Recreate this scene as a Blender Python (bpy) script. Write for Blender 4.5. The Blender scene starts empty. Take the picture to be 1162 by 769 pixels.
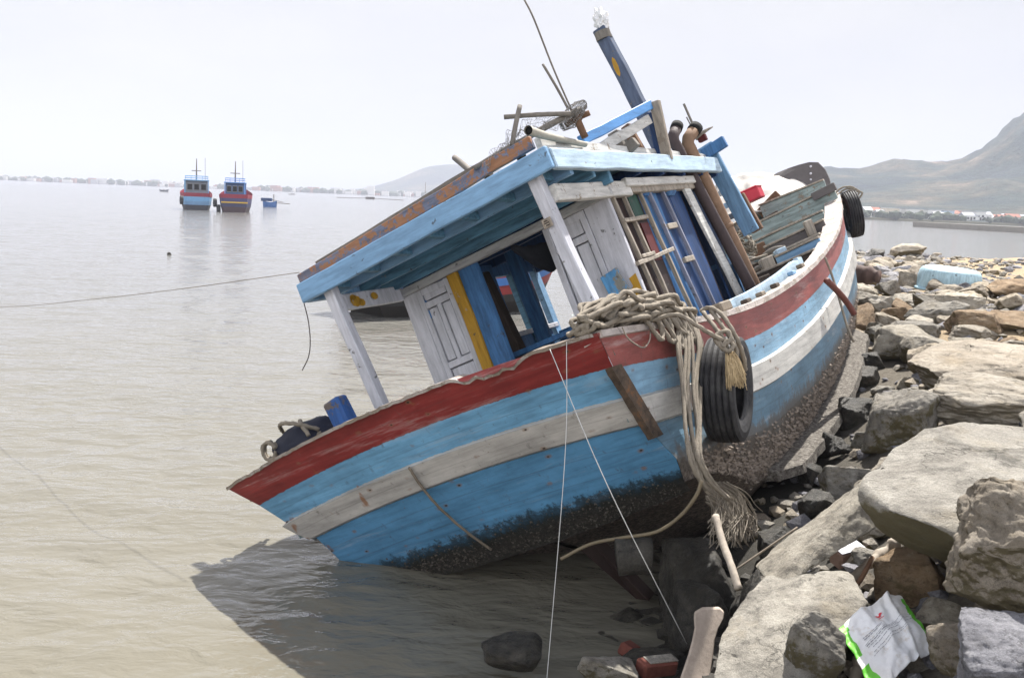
import bpy, bmesh, math, random
import numpy as np
from mathutils import Matrix, Vector, noise
random.seed(7); np.random.seed(7)
sc = bpy.context.scene
COL = sc.collection
rad = math.radians
A = lambda *v: np.array(v, float)

# ------------------------------------------------------------------ camera
FPX = 1140.0
CAM = A(0, 0, 2.8)
_r = rad(2.35); _p = math.atan(158.5 / FPX)
_f = A(0, math.cos(_p), -math.sin(_p)); _u0 = A(0, math.sin(_p), math.cos(_p)); _r0 = A(1, 0, 0)
_R = math.cos(_r) * _r0 + math.sin(_r) * _u0
_U = -math.sin(_r) * _r0 + math.cos(_r) * _u0
cd = bpy.data.cameras.new('camera'); cam = bpy.data.objects.new('camera', cd); COL.objects.link(cam)
cd.sensor_width = 36; cd.lens = FPX / 1162 * 36; cd.clip_start = 0.05; cd.clip_end = 40000
m = Matrix.Identity(4)
for i in range(3):
    m[i][0] = _R[i]; m[i][1] = _U[i]; m[i][2] = -_f[i]; m[i][3] = CAM[i]
cam.matrix_world = m
sc.camera = cam

# ------------------------------------------------------------------ light
SUN_EL, SUN_AZ = 55.0, 19.0          # azimuth to the right of the viewing direction (+y)
sd = (math.cos(rad(SUN_EL)) * math.sin(rad(SUN_AZ)), math.cos(rad(SUN_EL)) * math.cos(rad(SUN_AZ)), math.sin(rad(SUN_EL)))
w = bpy.data.worlds.new('World'); sc.world = w; w.use_nodes = True
nt = w.node_tree; nt.nodes.clear()
wo = nt.nodes.new('ShaderNodeOutputWorld'); bg = nt.nodes.new('ShaderNodeBackground')
sky = nt.nodes.new('ShaderNodeTexSky'); sky.sky_type = 'NISHITA'; sky.sun_disc = False
sky.sun_elevation = rad(SUN_EL); sky.sun_rotation = rad(SUN_AZ)
sky.air_density = 1.0; sky.dust_density = 3.0; sky.ozone_density = 1.0
# thin bright cloud veil
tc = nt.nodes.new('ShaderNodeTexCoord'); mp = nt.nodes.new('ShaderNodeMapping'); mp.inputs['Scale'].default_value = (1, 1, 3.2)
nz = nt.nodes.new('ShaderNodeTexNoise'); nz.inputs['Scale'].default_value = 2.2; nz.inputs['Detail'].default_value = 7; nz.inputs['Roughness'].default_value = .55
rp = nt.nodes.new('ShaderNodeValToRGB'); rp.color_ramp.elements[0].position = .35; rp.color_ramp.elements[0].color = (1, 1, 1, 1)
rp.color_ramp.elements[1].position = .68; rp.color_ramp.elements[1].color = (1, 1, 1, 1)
mx = nt.nodes.new('ShaderNodeMix'); mx.data_type = 'RGBA'
sx_ = nt.nodes.new('ShaderNodeSeparateXYZ'); nt.links.new(tc.outputs['Generated'], sx_.inputs[0])
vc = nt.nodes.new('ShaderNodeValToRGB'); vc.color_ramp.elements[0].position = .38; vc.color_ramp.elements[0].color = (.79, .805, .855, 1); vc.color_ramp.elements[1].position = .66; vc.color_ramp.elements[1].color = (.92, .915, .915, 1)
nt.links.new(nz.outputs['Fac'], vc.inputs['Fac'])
vm = nt.nodes.new('ShaderNodeMix'); vm.data_type = 'RGBA'; vm.blend_type = 'MULTIPLY'; vm.inputs['Factor'].default_value = 1; # added fill: unseen sky behind the viewer made brighter to lift the shaded stern
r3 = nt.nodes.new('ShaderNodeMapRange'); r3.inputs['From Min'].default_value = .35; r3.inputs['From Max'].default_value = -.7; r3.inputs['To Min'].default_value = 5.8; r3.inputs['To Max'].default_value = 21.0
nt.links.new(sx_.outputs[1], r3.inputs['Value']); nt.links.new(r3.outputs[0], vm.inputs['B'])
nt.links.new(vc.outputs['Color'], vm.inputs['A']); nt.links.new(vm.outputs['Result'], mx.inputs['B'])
nt.links.new(tc.outputs['Generated'], mp.inputs['Vector']); nt.links.new(mp.outputs[0], nz.inputs['Vector'])
nt.links.new(nz.outputs['Fac'], rp.inputs['Fac'])
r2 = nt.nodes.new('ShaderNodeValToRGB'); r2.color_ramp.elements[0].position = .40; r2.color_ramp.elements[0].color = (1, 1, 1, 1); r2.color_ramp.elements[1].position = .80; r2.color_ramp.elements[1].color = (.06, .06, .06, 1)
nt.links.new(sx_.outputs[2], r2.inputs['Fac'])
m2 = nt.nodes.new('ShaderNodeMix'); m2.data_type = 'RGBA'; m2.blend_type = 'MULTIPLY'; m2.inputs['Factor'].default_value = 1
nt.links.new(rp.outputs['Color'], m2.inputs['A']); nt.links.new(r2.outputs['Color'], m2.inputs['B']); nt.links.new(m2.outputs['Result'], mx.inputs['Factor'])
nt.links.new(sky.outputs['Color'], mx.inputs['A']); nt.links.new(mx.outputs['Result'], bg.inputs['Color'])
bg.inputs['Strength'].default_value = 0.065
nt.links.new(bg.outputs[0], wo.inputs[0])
sl = bpy.data.lights.new('sun', 'SUN'); sl.energy = 5.0; sl.angle = rad(0.7); sl.color = (1, .965, .91)
so = bpy.data.objects.new('sun', sl); COL.objects.link(so)
so.rotation_euler = Vector(sd).to_track_quat('Z', 'Y').to_euler()
so.location = (20, 30, 60)
sc.view_settings.view_transform = 'Standard'; sc.view_settings.look = 'None'
sc.view_settings.exposure = 1.36; sc.view_settings.gamma = 1; sc.view_settings.use_curve_mapping = False
sc.cycles.max_bounces = 6; sc.cycles.volume_bounces = 2

# ------------------------------------------------------------------ geometry helpers
def pray(u, v): return _f + _R * (u - 581) / FPX + _U * (384.5 - v) / FPX
def at(u, v, d): return CAM + pray(u, v) * d            # the point seen at that pixel, d metres out
def on_z(u, v, z=0.0):
    r = pray(u, v); return CAM + r * ((z - CAM[2]) / r[2])
# the boat's frame: x to starboard, y to the bow, z up the mast
hd, he, tr = rad(29), rad(26.2), rad(1.8)
_fw = A(math.sin(hd) * math.cos(tr), math.cos(hd) * math.cos(tr), math.sin(tr)); _rt = A(math.cos(hd), -math.sin(hd), 0); _up = np.cross(_rt, _fw)
BX = math.cos(he) * _rt + math.sin(he) * _up; BZ = -math.sin(he) * _rt + math.cos(he) * _up; BY = _fw
BO = A(-.77, 6.54, 1.33); BM = np.stack([BX, BY, BZ], 1)
BMAT = Matrix([[BX[i], BY[i], BZ[i], BO[i]] for i in range(3)] + [[0, 0, 0, 1]])
def bp(u, v, ax, val):
    d = BM.T @ pray(u, v); c = BM.T @ (CAM - BO); return c + d * ((val - c[ax]) / d[ax])
def bw(p): return BO + BM @ np.asarray(p, float)
def sm(a, b, x):
    t = min(1, max(0, (x - a) / (b - a))); return t * t * (3 - 2 * t)
def spl(x, xs, ys):                                     # smooth interpolation
    n = len(xs)
    if x <= xs[0]: return ys[0]
    if x >= xs[-1]: return ys[-1]
    i = max(j for j in range(n - 1) if xs[j] <= x)
    d = lambda j: (ys[min(j + 1, n - 1)] - ys[max(j - 1, 0)]) / (xs[min(j + 1, n - 1)] - xs[max(j - 1, 0)])
    h = xs[i + 1] - xs[i]; t = (x - xs[i]) / h
    return (2*t**3 - 3*t*t + 1) * ys[i] + (t**3 - 2*t*t + t) * h * d(i) + (-2*t**3 + 3*t*t) * ys[i+1] + (t**3 - t*t) * h * d(i+1)

class MB:
    def __init__(s): s.v = []; s.f = []; s.mi = []; s.at = []
    def add(s, vs, fs, mi=0, at=None):
        o = len(s.v); s.v += [tuple(map(float, p)) for p in vs]; s.f += [tuple(o + i for i in f) for f in fs]; s.mi += [mi] * len(fs)
        s.at += list(at) if at is not None else [0.0] * len(vs)
        return s
    def box(s, c, d, rot=None, mi=0):
        c = A(*c); hx, hy, hz = d[0] / 2, d[1] / 2, d[2] / 2
        vs = [A(x, y, z) for x in (-hx, hx) for y in (-hy, hy) for z in (-hz, hz)]
        if rot is not None: vs = [np.array(rot @ Vector(p)) for p in vs]
        return s.add([c + p for p in vs], [(0, 1, 3, 2), (4, 6, 7, 5), (0, 4, 5, 1), (2, 3, 7, 6), (0, 2, 6, 4), (1, 5, 7, 3)], mi)
    def beam(s, a, b, wd, ht, up=(0, 0, 1), jit=.004, n=None, mi=0, taper=1.0):
        a, b = A(*a), A(*b); L = np.linalg.norm(b - a); t = (b - a) / L; up = A(*up)
        sx = np.cross(t, up); sx /= np.linalg.norm(sx); uz = np.cross(sx, t)
        n = n or max(1, min(24, int(L / .18))); vs = []; ph = random.uniform(0, 99)
        for i in range(n + 1):
            q = i / n; c = a + (b - a) * q; k = 1 + (taper - 1) * q
            j1 = jit * noise.noise((ph + q * L * 2.2, 0, 0)) * 2; j2 = jit * noise.noise((ph + q * L * 2.2, 5, 0)) * 2
            for (x, z) in ((-1, -1), (1, -1), (1, 1), (-1, 1)):
                e = jit * .6 * noise.noise((ph + q * L * 6, x * 3, z * 3))
                vs.append(c + sx * (x * wd / 2 * k + j1 + e) + uz * (z * ht / 2 * k + j2 + e))
        fs = [(0, 3, 2, 1), (4 * n, 4 * n + 1, 4 * n + 2, 4 * n + 3)]
        for i in range(n):
            for k in range(4):
                p = 4 * i + k; q = 4 * i + (k + 1) % 4; fs.append((p, q, q + 4, p + 4))
        return s.add(vs, fs, mi)
    def tube(s, pts, r, seg=8, lobes=0, twist=30, cap=True, mi=0):
        pts = [A(*p) for p in pts]; n = len(pts); vs = []; fs = []
        up = A(0.13, 0.21, 0.97); L = 0; prev = None
        for i in range(n):
            t = pts[min(i + 1, n - 1)] - pts[max(i - 1, 0)]; t = t / (np.linalg.norm(t) + 1e-9)
            if prev is None: prev = np.cross(t, up) if abs(t @ up) < .95 else np.cross(t, A(1, 0, 0))
            sx = prev - t * (prev @ t); sx /= np.linalg.norm(sx) + 1e-9; prev = sx; sy = np.cross(t, sx)
            if i: L += np.linalg.norm(pts[i] - pts[i - 1])
            rr = r(i / (n - 1)) if callable(r) else r
            for k in range(seg):
                th = 2 * math.pi * k / seg; q = rr * (1 + (.22 * math.cos(lobes * (th - L * twist / (rr * 60 + .3))) if lobes else 0))
                vs.append(pts[i] + (sx * math.cos(th) + sy * math.sin(th)) * q)
        for i in range(n - 1):
            for k in range(seg):
                a = i * seg + k; b = i * seg + (k + 1) % seg; fs.append((a, b, b + seg, a + seg))
        if cap: fs += [tuple(range(seg))[::-1], tuple((n - 1) * seg + k for k in range(seg))]
        return s.add(vs, fs, mi)
    def build(s, name, mat, parent=None, smooth=False, bevel=0.0, attr=False):
        me = bpy.data.meshes.new(name); me.from_pydata(s.v, [], s.f)
        for mm in (mat if isinstance(mat, (list, tuple)) else [mat]): me.materials.append(mm)
        me.polygons.foreach_set('material_index', s.mi)
        if attr:
            a = me.attributes.new('band', 'FLOAT', 'POINT'); a.data.foreach_set('value', s.at)
        bm = bmesh.new(); bm.from_mesh(me); bmesh.ops.recalc_face_normals(bm, faces=bm.faces); bm.to_mesh(me); bm.free()
        if smooth: me.polygons.foreach_set('use_smooth', [True] * len(me.polygons))
        me.update()
        o = bpy.data.objects.new(name, me); COL.objects.link(o)
        if parent is not None: o.parent = parent
        if bevel:
            b = o.modifiers.new('bevel', 'BEVEL'); b.width = bevel; b.segments = 1; b.limit_method = 'ANGLE'
        return o
def tag(o, label=None, cat=None, group=None, kind=None):
    for k, v in (('label', label), ('category', cat), ('group', group), ('kind', kind)):
        if v: o[k] = v
    return o
def empty(name, label=None, cat=None, loc=(0, 0, 0), rz=0, group=None, mat=None):
    o = bpy.data.objects.new(name, None); COL.objects.link(o); o.empty_display_size = .2
    if mat is not None: o.matrix_world = mat
    else: o.location = loc; o.rotation_euler = (0, 0, rz)
    return tag(o, label, cat, group)
def setorigin(o, c):                                     # move the mesh origin to world point c
    c = Vector(c); o.data.transform(Matrix.Translation(-c)); o.location = c; return o
def cat_pts(P, n=8):                                     # Catmull-Rom through points
    P = [A(*p) for p in P]; Q = [2 * P[0] - P[1]] + P + [2 * P[-1] - P[-2]]; out = []
    for i in range(1, len(Q) - 2):
        for k in range(n):
            t = k / n; a, b, c, d = Q[i - 1:i + 3]
            out.append(.5 * (2 * b + (c - a) * t + (2 * a - 5 * b + 4 * c - d) * t * t + (3 * b - a - 3 * c + d) * t ** 3))
    return out + [P[-1]]

# ------------------------------------------------------------------ materials
class N:
    def __init__(s, name):
        s.m = bpy.data.materials.new(name); s.m.use_nodes = True; s.t = s.m.node_tree
        s.b = s.t.nodes['Principled BSDF']; s.b.inputs['Specular IOR Level'].default_value = .3
    def n(s, ty, **kw):
        x = s.t.nodes.new(ty)
        for k, v in kw.items():
            if k.startswith('i_'): x.inputs[k[2:].replace('_', ' ')].default_value = v
            else: setattr(x, k, v)
        return x
    def l(s, a, b): s.t.links.new(a, b)
    def coord(s, kind='Object', scale=(1, 1, 1)):
        c = s.n('ShaderNodeTexCoord'); mp = s.n('ShaderNodeMapping', i_Scale=scale); s.l(c.outputs[kind], mp.inputs['Vector']); return mp.outputs[0]
    def noise(s, vec, scale, detail=5, rough=.6, dist=0):
        x = s.n('ShaderNodeTexNoise', i_Scale=scale, i_Detail=detail, i_Roughness=rough, i_Distortion=dist)
        if vec is not None: s.l(vec, x.inputs['Vector'])
        return x.outputs['Fac']
    def ramp(s, fac, stops, interp='LINEAR'):
        r = s.n('ShaderNodeValToRGB'); r.color_ramp.interpolation = interp; e = r.color_ramp.elements
        while len(e) < len(stops): e.new(1)
        for i, (p, c) in enumerate(stops):
            e[i].position = p; e[i].color = (*c, 1) if isinstance(c, (tuple, list)) else (c, c, c, 1)
        s.l(fac, r.inputs['Fac']); return r.outputs['Color']
    def mix(s, fac, a, b, mode='MIX'):
        x = s.n('ShaderNodeMix', data_type='RGBA', blend_type=mode)
        for sock, val in (('Factor', fac), ('A', a), ('B', b)):
            if isinstance(val, (int, float)): x.inputs[sock].default_value = val
            elif isinstance(val, (tuple, list)): x.inputs[sock].default_value = (*val, 1)
            else: s.l(val, x.inputs[sock])
        return x.outputs['Result']
    def math(s, op, a, b=0.0):
        x = s.n('ShaderNodeMath', operation=op)
        for i, val in ((0, a), (1, b)):
            if isinstance(val, (int, float)): x.inputs[i].default_value = val
            else: s.l(val, x.inputs[i])
        return x.outputs[0]
    def bump(s, h, strength=.3, dist=.01, prev=None):
        x = s.n('ShaderNodeBump', i_Strength=strength, i_Distance=dist); s.l(h, x.inputs['Height'])
        if prev is not None: s.l(prev, x.inputs['Normal'])
        return x.outputs[0]
    def out(s, col, rough=.6, bump=None):
        if isinstance(col, (tuple, list)): s.b.inputs['Base Color'].default_value = (*col, 1)
        else: s.l(col, s.b.inputs['Base Color'])
        if isinstance(rough, (int, float)): s.b.inputs['Roughness'].default_value = rough
        else: s.l(rough, s.b.inputs['Roughness'])
        if bump is not None: s.l(bump, s.b.inputs['Normal'])
        return s.m
def vary(c, k): return tuple(min(1, x * k) for x in c)
def paint(name, col, wood=(.2, .165, .13), chips=.36, rough=.55, grime=.45, axis=(1, 1, .12)):
    """weathered paint over wood: mottling, chips that show the wood, run-down grime, grain"""
    t = N(name); v = t.coord(); st = t.coord(scale=axis)
    c = t.mix(t.noise(v, 2.3, 6, .65), vary(col, .72), vary(col, 1.2))
    g = t.ramp(t.noise(st, 26, 6, .7), [(.34, 1 - grime), (.6, 1.0)]); c = t.mix(1, c, g, 'MULTIPLY')
    big = t.noise(v, 5, 9, .72); edge = t.noise(v, 31, 5, .65)
    f = t.math('ADD', t.math('MULTIPLY', big, .7), t.math('MULTIPLY', edge, .3))
    chip = t.ramp(f, [(chips, 1.0), (chips + .025, 0.0)])
    wd = t.mix(t.noise(st, 60, 4, .6), vary(wood, .55), vary(wood, 1.35))
    c = t.mix(chip, c, wd)
    c = t.mix(t.ramp(t.noise(v, 13, 3), [(.27, .8), (.33, 0.0)]), c, (.05, .045, .04))
    b = t.bump(t.noise(st, 70, 4), .25, .004); b = t.bump(chip, .5, -.003, b)
    return t.out(c, rough, b)
def wood(name, col, rough=.8, axis=(1, 1, .1), wet=False):
    t = N(name); v = t.coord(); st = t.coord(scale=axis)
    c = t.mix(t.noise(st, 34, 7, .7), vary(col, .5), vary(col, 1.35))
    c = t.mix(t.ramp(t.noise(v, 3, 6, .7), [(.4, .55), (.6, 0.0)]), c, vary(col, .45))
    return t.out(c, rough, t.bump(t.noise(st, 60, 5), .5, .006))
def plain(name, col, rough=.6, var=.25, scale=8, bumpy=.2, metal=0):
    t = N(name); v = t.coord(); t.b.inputs['Metallic'].default_value = metal
    c = t.mix(t.noise(v, scale, 6, .65), vary(col, 1 - var), vary(col, 1 + var))
    return t.out(c, rough, t.bump(t.noise(v, scale * 5, 4), bumpy, .01))
BLUE = (.085, .24, .44); LBLUE = (.22, .43, .60); DBLUE = (.03, .11, .30); WHITE = (.62, .61, .60); RED = (.22, .028, .026)
M = {}
M['white'] = paint('white paint', (.53, .53, .57), chips=.35, grime=.3)
M['whiteworn'] = paint('worn white paint', (.60, .585, .55), chips=.40, grime=.4, wood=(.26, .21, .16), axis=(1, .12, 1))
M['lblue'] = paint('light blue paint', (.20, .36, .55), chips=.34, grime=.3, axis=(.12, 1, 1))
M['lbluefade'] = paint('faded light blue paint', (.40, .52, .62), chips=.36, grime=.35, axis=(1, .12, 1))
M['blue'] = paint('blue paint', (.055, .165, .36), chips=.35, grime=.5)
M['teal'] = paint('teal blue paint', (.10, .24, .36), chips=.36, grime=.55, axis=(.12, 1, 1))
M['dblue'] = paint('deep blue paint', (.014, .048, .145), chips=.30, grime=.5)
M['yellow'] = paint('ochre yellow paint', (.46, .25, .02), chips=.37, grime=.4, wood=(.4, .4, .4))
M['orange'] = paint('orange and blue worn paint', (.17, .18, .24), chips=.49, grime=.5, wood=(.30, .14, .07), axis=(.15, 1, 1))
M['maroon'] = paint('maroon paint', (.028, .012, .010), chips=.27, grime=.6)
M['redpaint'] = paint('red paint', (.10, .012, .012), chips=.34)
M['green'] = paint('green paint', (.012, .06, .04), chips=.34)
M['cream'] = paint('cream paint', (.33, .285, .23), chips=.40, grime=.5)
M['slate'] = paint('slate paint', (.24, .25, .32), chips=.38)
M['greygreen'] = paint('grey green paint', (.27, .33, .32), chips=.41, grime=.5, axis=(.12, 1, 1))
M['deckwood'] = wood('grey deck wood', (.24, .215, .18), axis=(1, .1, 1))
M['oldwood'] = wood('old wood', (.20, .165, .125))
M['darkwood'] = wood('dark wood', (.075, .055, .042))
M['brownwood'] = wood('brown wood', (.17, .095, .055))
M['palewood'] = wood('pale driftwood', (.40, .345, .28))
M['bamboo'] = wood('weathered bamboo', (.20, .18, .155))
M['rope'] = plain('rope', (.215, .185, .145), .9, .35, 30, .6)
M['ropefray'] = plain('frayed rope', (.48, .37, .22), .9, .3, 20, .4)
M['line'] = plain('thin line', (.5, .5, .48), .7, .1)
t = N('tyre rubber'); v = t.coord(); c = t.mix(t.ramp(t.noise(v, 7, 7, .75), [(.42, 0.0), (.72, .55)]), (.014, .014, .016), (.11, .105, .10)); M['tyre'] = t.out(c, .7, t.bump(t.noise(v, 60, 4), .3, .004))
M['rustpipe'] = plain('rusty pipe', (.20, .125, .08), .8, .5, 9, .5)
M['darkpipe'] = plain('dark pipe', (.05, .035, .035), .7, .4, 9, .4)
M['tarpw'] = plain('white tarp', (.40, .375, .345), .8, .15, 5, .3)
M['tarpd'] = plain('dark tarp', (.018, .02, .027), .8, .4, 12, .5)
M['navy'] = plain('navy tarp', (.011, .013, .026), .7, .4, 12, .4)
M['net'] = plain('net', (.22, .21, .20), .9, .2)
M['pvc'] = plain('grey plastic pipe', (.30, .285, .24), .7, .5, 9, .2)
M['black'] = plain('black inside', (.008, .008, .008), .9, .1)
M['redcrate'] = plain('red plastic', (.42, .03, .05), .5, .15, 6, .05)
M['greyboard'] = plain('dark grey board', (.10, .09, .088), .8, .25, 10, .3)
M['metal'] = plain('grey metal', (.2, .2, .2), .5, .3, 12, .1, .6)

def hull_mat(name, aft):
    """painted bands that follow the sheer (mesh attribute 'band'), with wear, seams and fouling below"""
    t = N(name); v = t.coord(); st = t.coord(scale=(.1, 1, 1) if aft else (1, .1, 1)); dn = t.coord(scale=(1, 1, .15))
    a = t.n('ShaderNodeAttribute', attribute_name='band').outputs['Fac']
    aj = t.math('ADD', a, t.math('MULTIPLY', t.math('SUBTRACT', t.noise(v, 22, 5, .7), .5), .10))
    red = (.225, .03, .028) if aft else (.26, .07, .06)
    wht = (.43, .41, .38) if aft else (.45, .435, .40)
    b1 = (.15, .345, .53) if aft else (.20, .35, .475)
    b2 = (.095, .26, .44) if aft else (.13, .225, .30)
    s = [(0, red), (1 / 6, b1), (1.9 / 6, wht), (3.04 / 6, b2)]
    base = t.ramp(t.math('DIVIDE', aj, 6), s, 'CONSTANT')
    c = t.mix(1, base, t.ramp(t.noise(v, 2.6, 6, .65), [(.25, .72), (.75, 1.22)]), 'MULTIPLY')
    c = t.mix(1, c, t.ramp(t.noise(st, 17, 7, .7), [(.3, .62), (.58, 1.0)]), 'MULTIPLY')
    # faded, chalky scuffs
    c = t.mix(t.ramp(t.noise(st, 9, 8, .75), [(.56, 0.0), (.72, .45)]), c, (.48, .44, .42))
    # chips to bare wood
    f = t.math('ADD', t.math('MULTIPLY', t.noise(v, 6, 9, .75), .7), t.math('MULTIPLY', t.noise(v, 40, 4), .3))
    chip = t.ramp(f, [(.335, 1.0), (.365, 0.0)]); c = t.mix(chip, c, (.17, .135, .11))
    # dark runs
    c = t.mix(t.ramp(t.noise(dn, 21, 6, .7), [(.60, 0.0), (.72, .55)]), c, (.07, .06, .05))
    # rust blooms
    c = t.mix(t.ramp(t.noise(dn, 7, 3, .5), [(.70, 0.0), (.76, .8)]), c, (.22, .09, .03))
    vn = t.n('ShaderNodeTexVoronoi', i_Scale=5.5); t.l(t.coord(scale=(1, 1, 1.6)), vn.inputs['Vector'])
    nail = t.ramp(vn.outputs['Distance'], [(.045, 1.0), (.075, 0.0)]); halo = t.ramp(t.math('ADD', vn.outputs['Distance'], t.math('MULTIPLY', t.noise(dn, 18, 4), .25)), [(.17, .75), (.30, 0.0)])
    c = t.mix(halo, c, (.20, .11, .06)); c = t.mix(nail, c, (.03, .022, .018))
    # fouling: weed edge, then barnacled bottom
    aw = t.math('ADD', a, t.math('ADD', t.math('MULTIPLY', t.math('SUBTRACT', t.noise(dn, 9, 7, .75), .5), 1.2), t.math('MULTIPLY', t.math('SUBTRACT', t.noise(v, 30, 6, .8), .5), .9)))
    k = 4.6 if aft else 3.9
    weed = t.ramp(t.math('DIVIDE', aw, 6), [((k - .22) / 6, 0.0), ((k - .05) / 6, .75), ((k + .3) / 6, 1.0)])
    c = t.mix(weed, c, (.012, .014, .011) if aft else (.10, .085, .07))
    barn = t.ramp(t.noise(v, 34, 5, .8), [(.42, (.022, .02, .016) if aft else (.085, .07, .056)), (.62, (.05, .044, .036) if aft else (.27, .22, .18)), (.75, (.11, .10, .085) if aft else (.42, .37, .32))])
    bf = t.ramp(t.math('DIVIDE', aw, 6), [((k + .25) / 6, 0.0), ((k + .75) / 6, 1.0)])
    c = t.mix(bf, c, barn)
    # plank seams
    seam = t.ramp(t.math('FRACT', t.math('MULTIPLY', a, 2.0)), [(.0, 1.0), (.045, 0.0), (.955, 0.0), (1, 1.0)])
    c = t.mix(t.math('MULTIPLY', seam, .28), c, (.05, .045, .04))
    bn = t.bump(t.noise(st, 40, 6, .7), .35, .008)
    bn = t.bump(t.math('MULTIPLY', t.noise(v, 42, 6, .8), bf), .9, .035, bn)
    bn = t.bump(chip, .5, -.004, bn)
    return t.out(c, t.math('ADD', .5, t.math('MULTIPLY', bf, .35)), bn)
M['hullside'] = hull_mat('hull side paint', False); M['hullaft'] = hull_mat('transom paint', True)

def rock_mat(name, c1, c2, c3, algae=.0, rough=.9, speck=.5):
    t = N(name); v = t.coord(); oi = t.n('ShaderNodeObjectInfo').outputs['Random']
    off = t.n('ShaderNodeVectorMath', operation='ADD'); sc3 = t.n('ShaderNodeCombineXYZ')
    for i in range(3): t.l(t.math('MULTIPLY', oi, 37.0 + i), sc3.inputs[i])
    t.l(v, off.inputs[0]); t.l(sc3.outputs[0], off.inputs[1]); v = off.outputs[0]
    c = t.ramp(t.noise(v, 2.2, 8, .65), [(.32, c1), (.5, c2), (.68, c3)])
    c = t.mix(1, c, t.ramp(oi, [(0, (.72, .70, .68)), (.5, (1, 1, 1)), (1, (1.18, 1.12, 1.02))]), 'MULTIPLY')
    c = t.mix(speck, c, t.ramp(t.noise(v, 95, 3, .8), [(.36, .45), (.52, 1.0), (.68, 1.35)]), 'MULTIPLY')
    c = t.mix(t.ramp(t.noise(v, 3.1, 9, .8), [(.52, 0.0), (.64, .75)]), c, vary(c1, .42)); c = t.mix(t.ramp(t.noise(v, 1.7, 7, .7), [(.52, 0.0), (.68, .38)]), c, (c2[0] * .92, c2[1] * .82, c2[2] * .64))
    if algae:
        g = t.n('ShaderNodeNewGeometry'); sp = t.n('ShaderNodeSeparateXYZ'); t.l(g.outputs['Normal'], sp.inputs[0])
        al = t.ramp(t.math('ADD', t.math('MULTIPLY', sp.outputs[2], -.4), t.noise(v, 3, 6, .7)), [(.5, 0.0), (.66, algae)])
        c = t.mix(al, c, (.115, .095, .04))
    vo = t.n('ShaderNodeTexVoronoi', feature='DISTANCE_TO_EDGE', i_Scale=1.9); wv_ = t.n('ShaderNodeVectorMath', operation='ADD'); nn_ = t.n('ShaderNodeTexNoise', i_Scale=3.0, i_Detail=6); t.l(v, nn_.inputs['Vector']); t.l(v, wv_.inputs[0]); t.l(nn_.outputs['Color'], wv_.inputs[1]); t.l(wv_.outputs[0], vo.inputs['Vector'])
    crack = t.ramp(vo.outputs['Distance'], [(.0, 1.0), (.02, 0.0)]); crack = t.math('MULTIPLY', crack, t.ramp(t.noise(v, 1.3, 3), [(.5, 0.0), (.56, 1.0)]))
    c = t.mix(t.math('MULTIPLY', crack, .6), c, vary(c1, .35)); c = t.mix(t.ramp(t.noise(v, 24, 6, .75), [(.64, 0.0), (.70, .55)]), c, vary(c1, .3)); c = t.mix(t.ramp(t.noise(v, 17, 6, .8), [(.66, 0.0), (.72, .5)]), c, vary(c3, 1.35))
    b = t.bump(t.noise(v, 7, 9, .75), .9, .05); b = t.bump(t.noise(v, 55, 5, .7), .6, .012, b); b = t.bump(crack, .7, -.02, b)
    return t.out(c, rough, b)
M['rtan'] = rock_mat('tan granite', (.27, .23, .175), (.40, .35, .28), (.50, .45, .37), .75)
M['rgrey'] = rock_mat('grey granite', (.19, .175, .15), (.32, .30, .26), (.43, .405, .355), .85)
M['rbrown'] = rock_mat('brown stone', (.15, .10, .06), (.27, .19, .115), (.36, .28, .19), .6)
M['rpale'] = rock_mat('pale stone', (.34, .30, .24), (.46, .42, .35), (.56, .52, .45), .35)
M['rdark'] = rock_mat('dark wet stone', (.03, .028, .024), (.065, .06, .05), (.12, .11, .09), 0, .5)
M['rblue'] = rock_mat('blue grey stone', (.16, .16, .175), (.26, .26, .285), (.40, .40, .43), 0)

# ------------------------------------------------------------------ setting: water, ground, hills
XSH = ([-20, 0, 3, 4.5, 5.9, 7.4, 10, 12, 14.5, 20, 25, 32, 40], [-6, -1.2, -.2, .45, .93, 1.25, 1.85, 2.1, 2.45, 3.5, 4.9, 7, 12])
def shore_s(x, y): return (x - np.interp(y, *XSH)) * .9
def ground(x, y):
    s = shore_s(x, y)
    z = np.interp(s, [-6, -1.5, 0, .8, 1.6, 2.6, 3.6, 60], [-1.6, -.7, -.02, .5, .98, 1.38, 1.55, 1.75])
    z += .10 * noise.fractal((x * .9, y * .9, 3), 1, 2, 4) * sm(-1, .6, s)
    end = 1 - sm(31.0, 37, y + .15 * noise.noise((x, 0, 0)) * 8 - .12 * max(0, x - 9)); z = -1.3 + (z + 1.3) * end
    return float(z - 1.2 * sm(45, 58, x) * 2)
def ground_hit(u, v):
    r = pray(u, v); d = 2.5
    while d < 60:
        p = CAM + r * d
        if ground(p[0], p[1]) >= p[2]: return p, d
        d += .02 + d * .004
    return p, d
mb = MB()
xs = list(np.concatenate([np.arange(-12, -2, 1.0), np.arange(-2, 16, .2), np.arange(16, 62, 2.0)])); ys = list(np.concatenate([np.arange(-16, 2, 1.5), np.arange(2, 30.5, .25), [31, 32, 33, 34, 35, 36, 38, 41, 46]]))
vs = [(x, y, ground(x, y)) for y in ys for x in xs]; nx = len(xs)
fs = [(j * nx + i, j * nx + i + 1, (j + 1) * nx + i + 1, (j + 1) * nx + i) for j in range(len(ys) - 1) for i in range(nx - 1)]
mb.add(vs, fs)
t = N('shore ground'); v = t.coord()
g = t.n('ShaderNodeNewGeometry'); sp = t.n('ShaderNodeSeparateXYZ'); t.l(g.outputs['Position'], sp.inputs[0])
hz = t.math('ADD', sp.outputs[2], t.math('MULTIPLY', t.math('SUBTRACT', t.noise(v, .9, 6), .5), .5))
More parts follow.
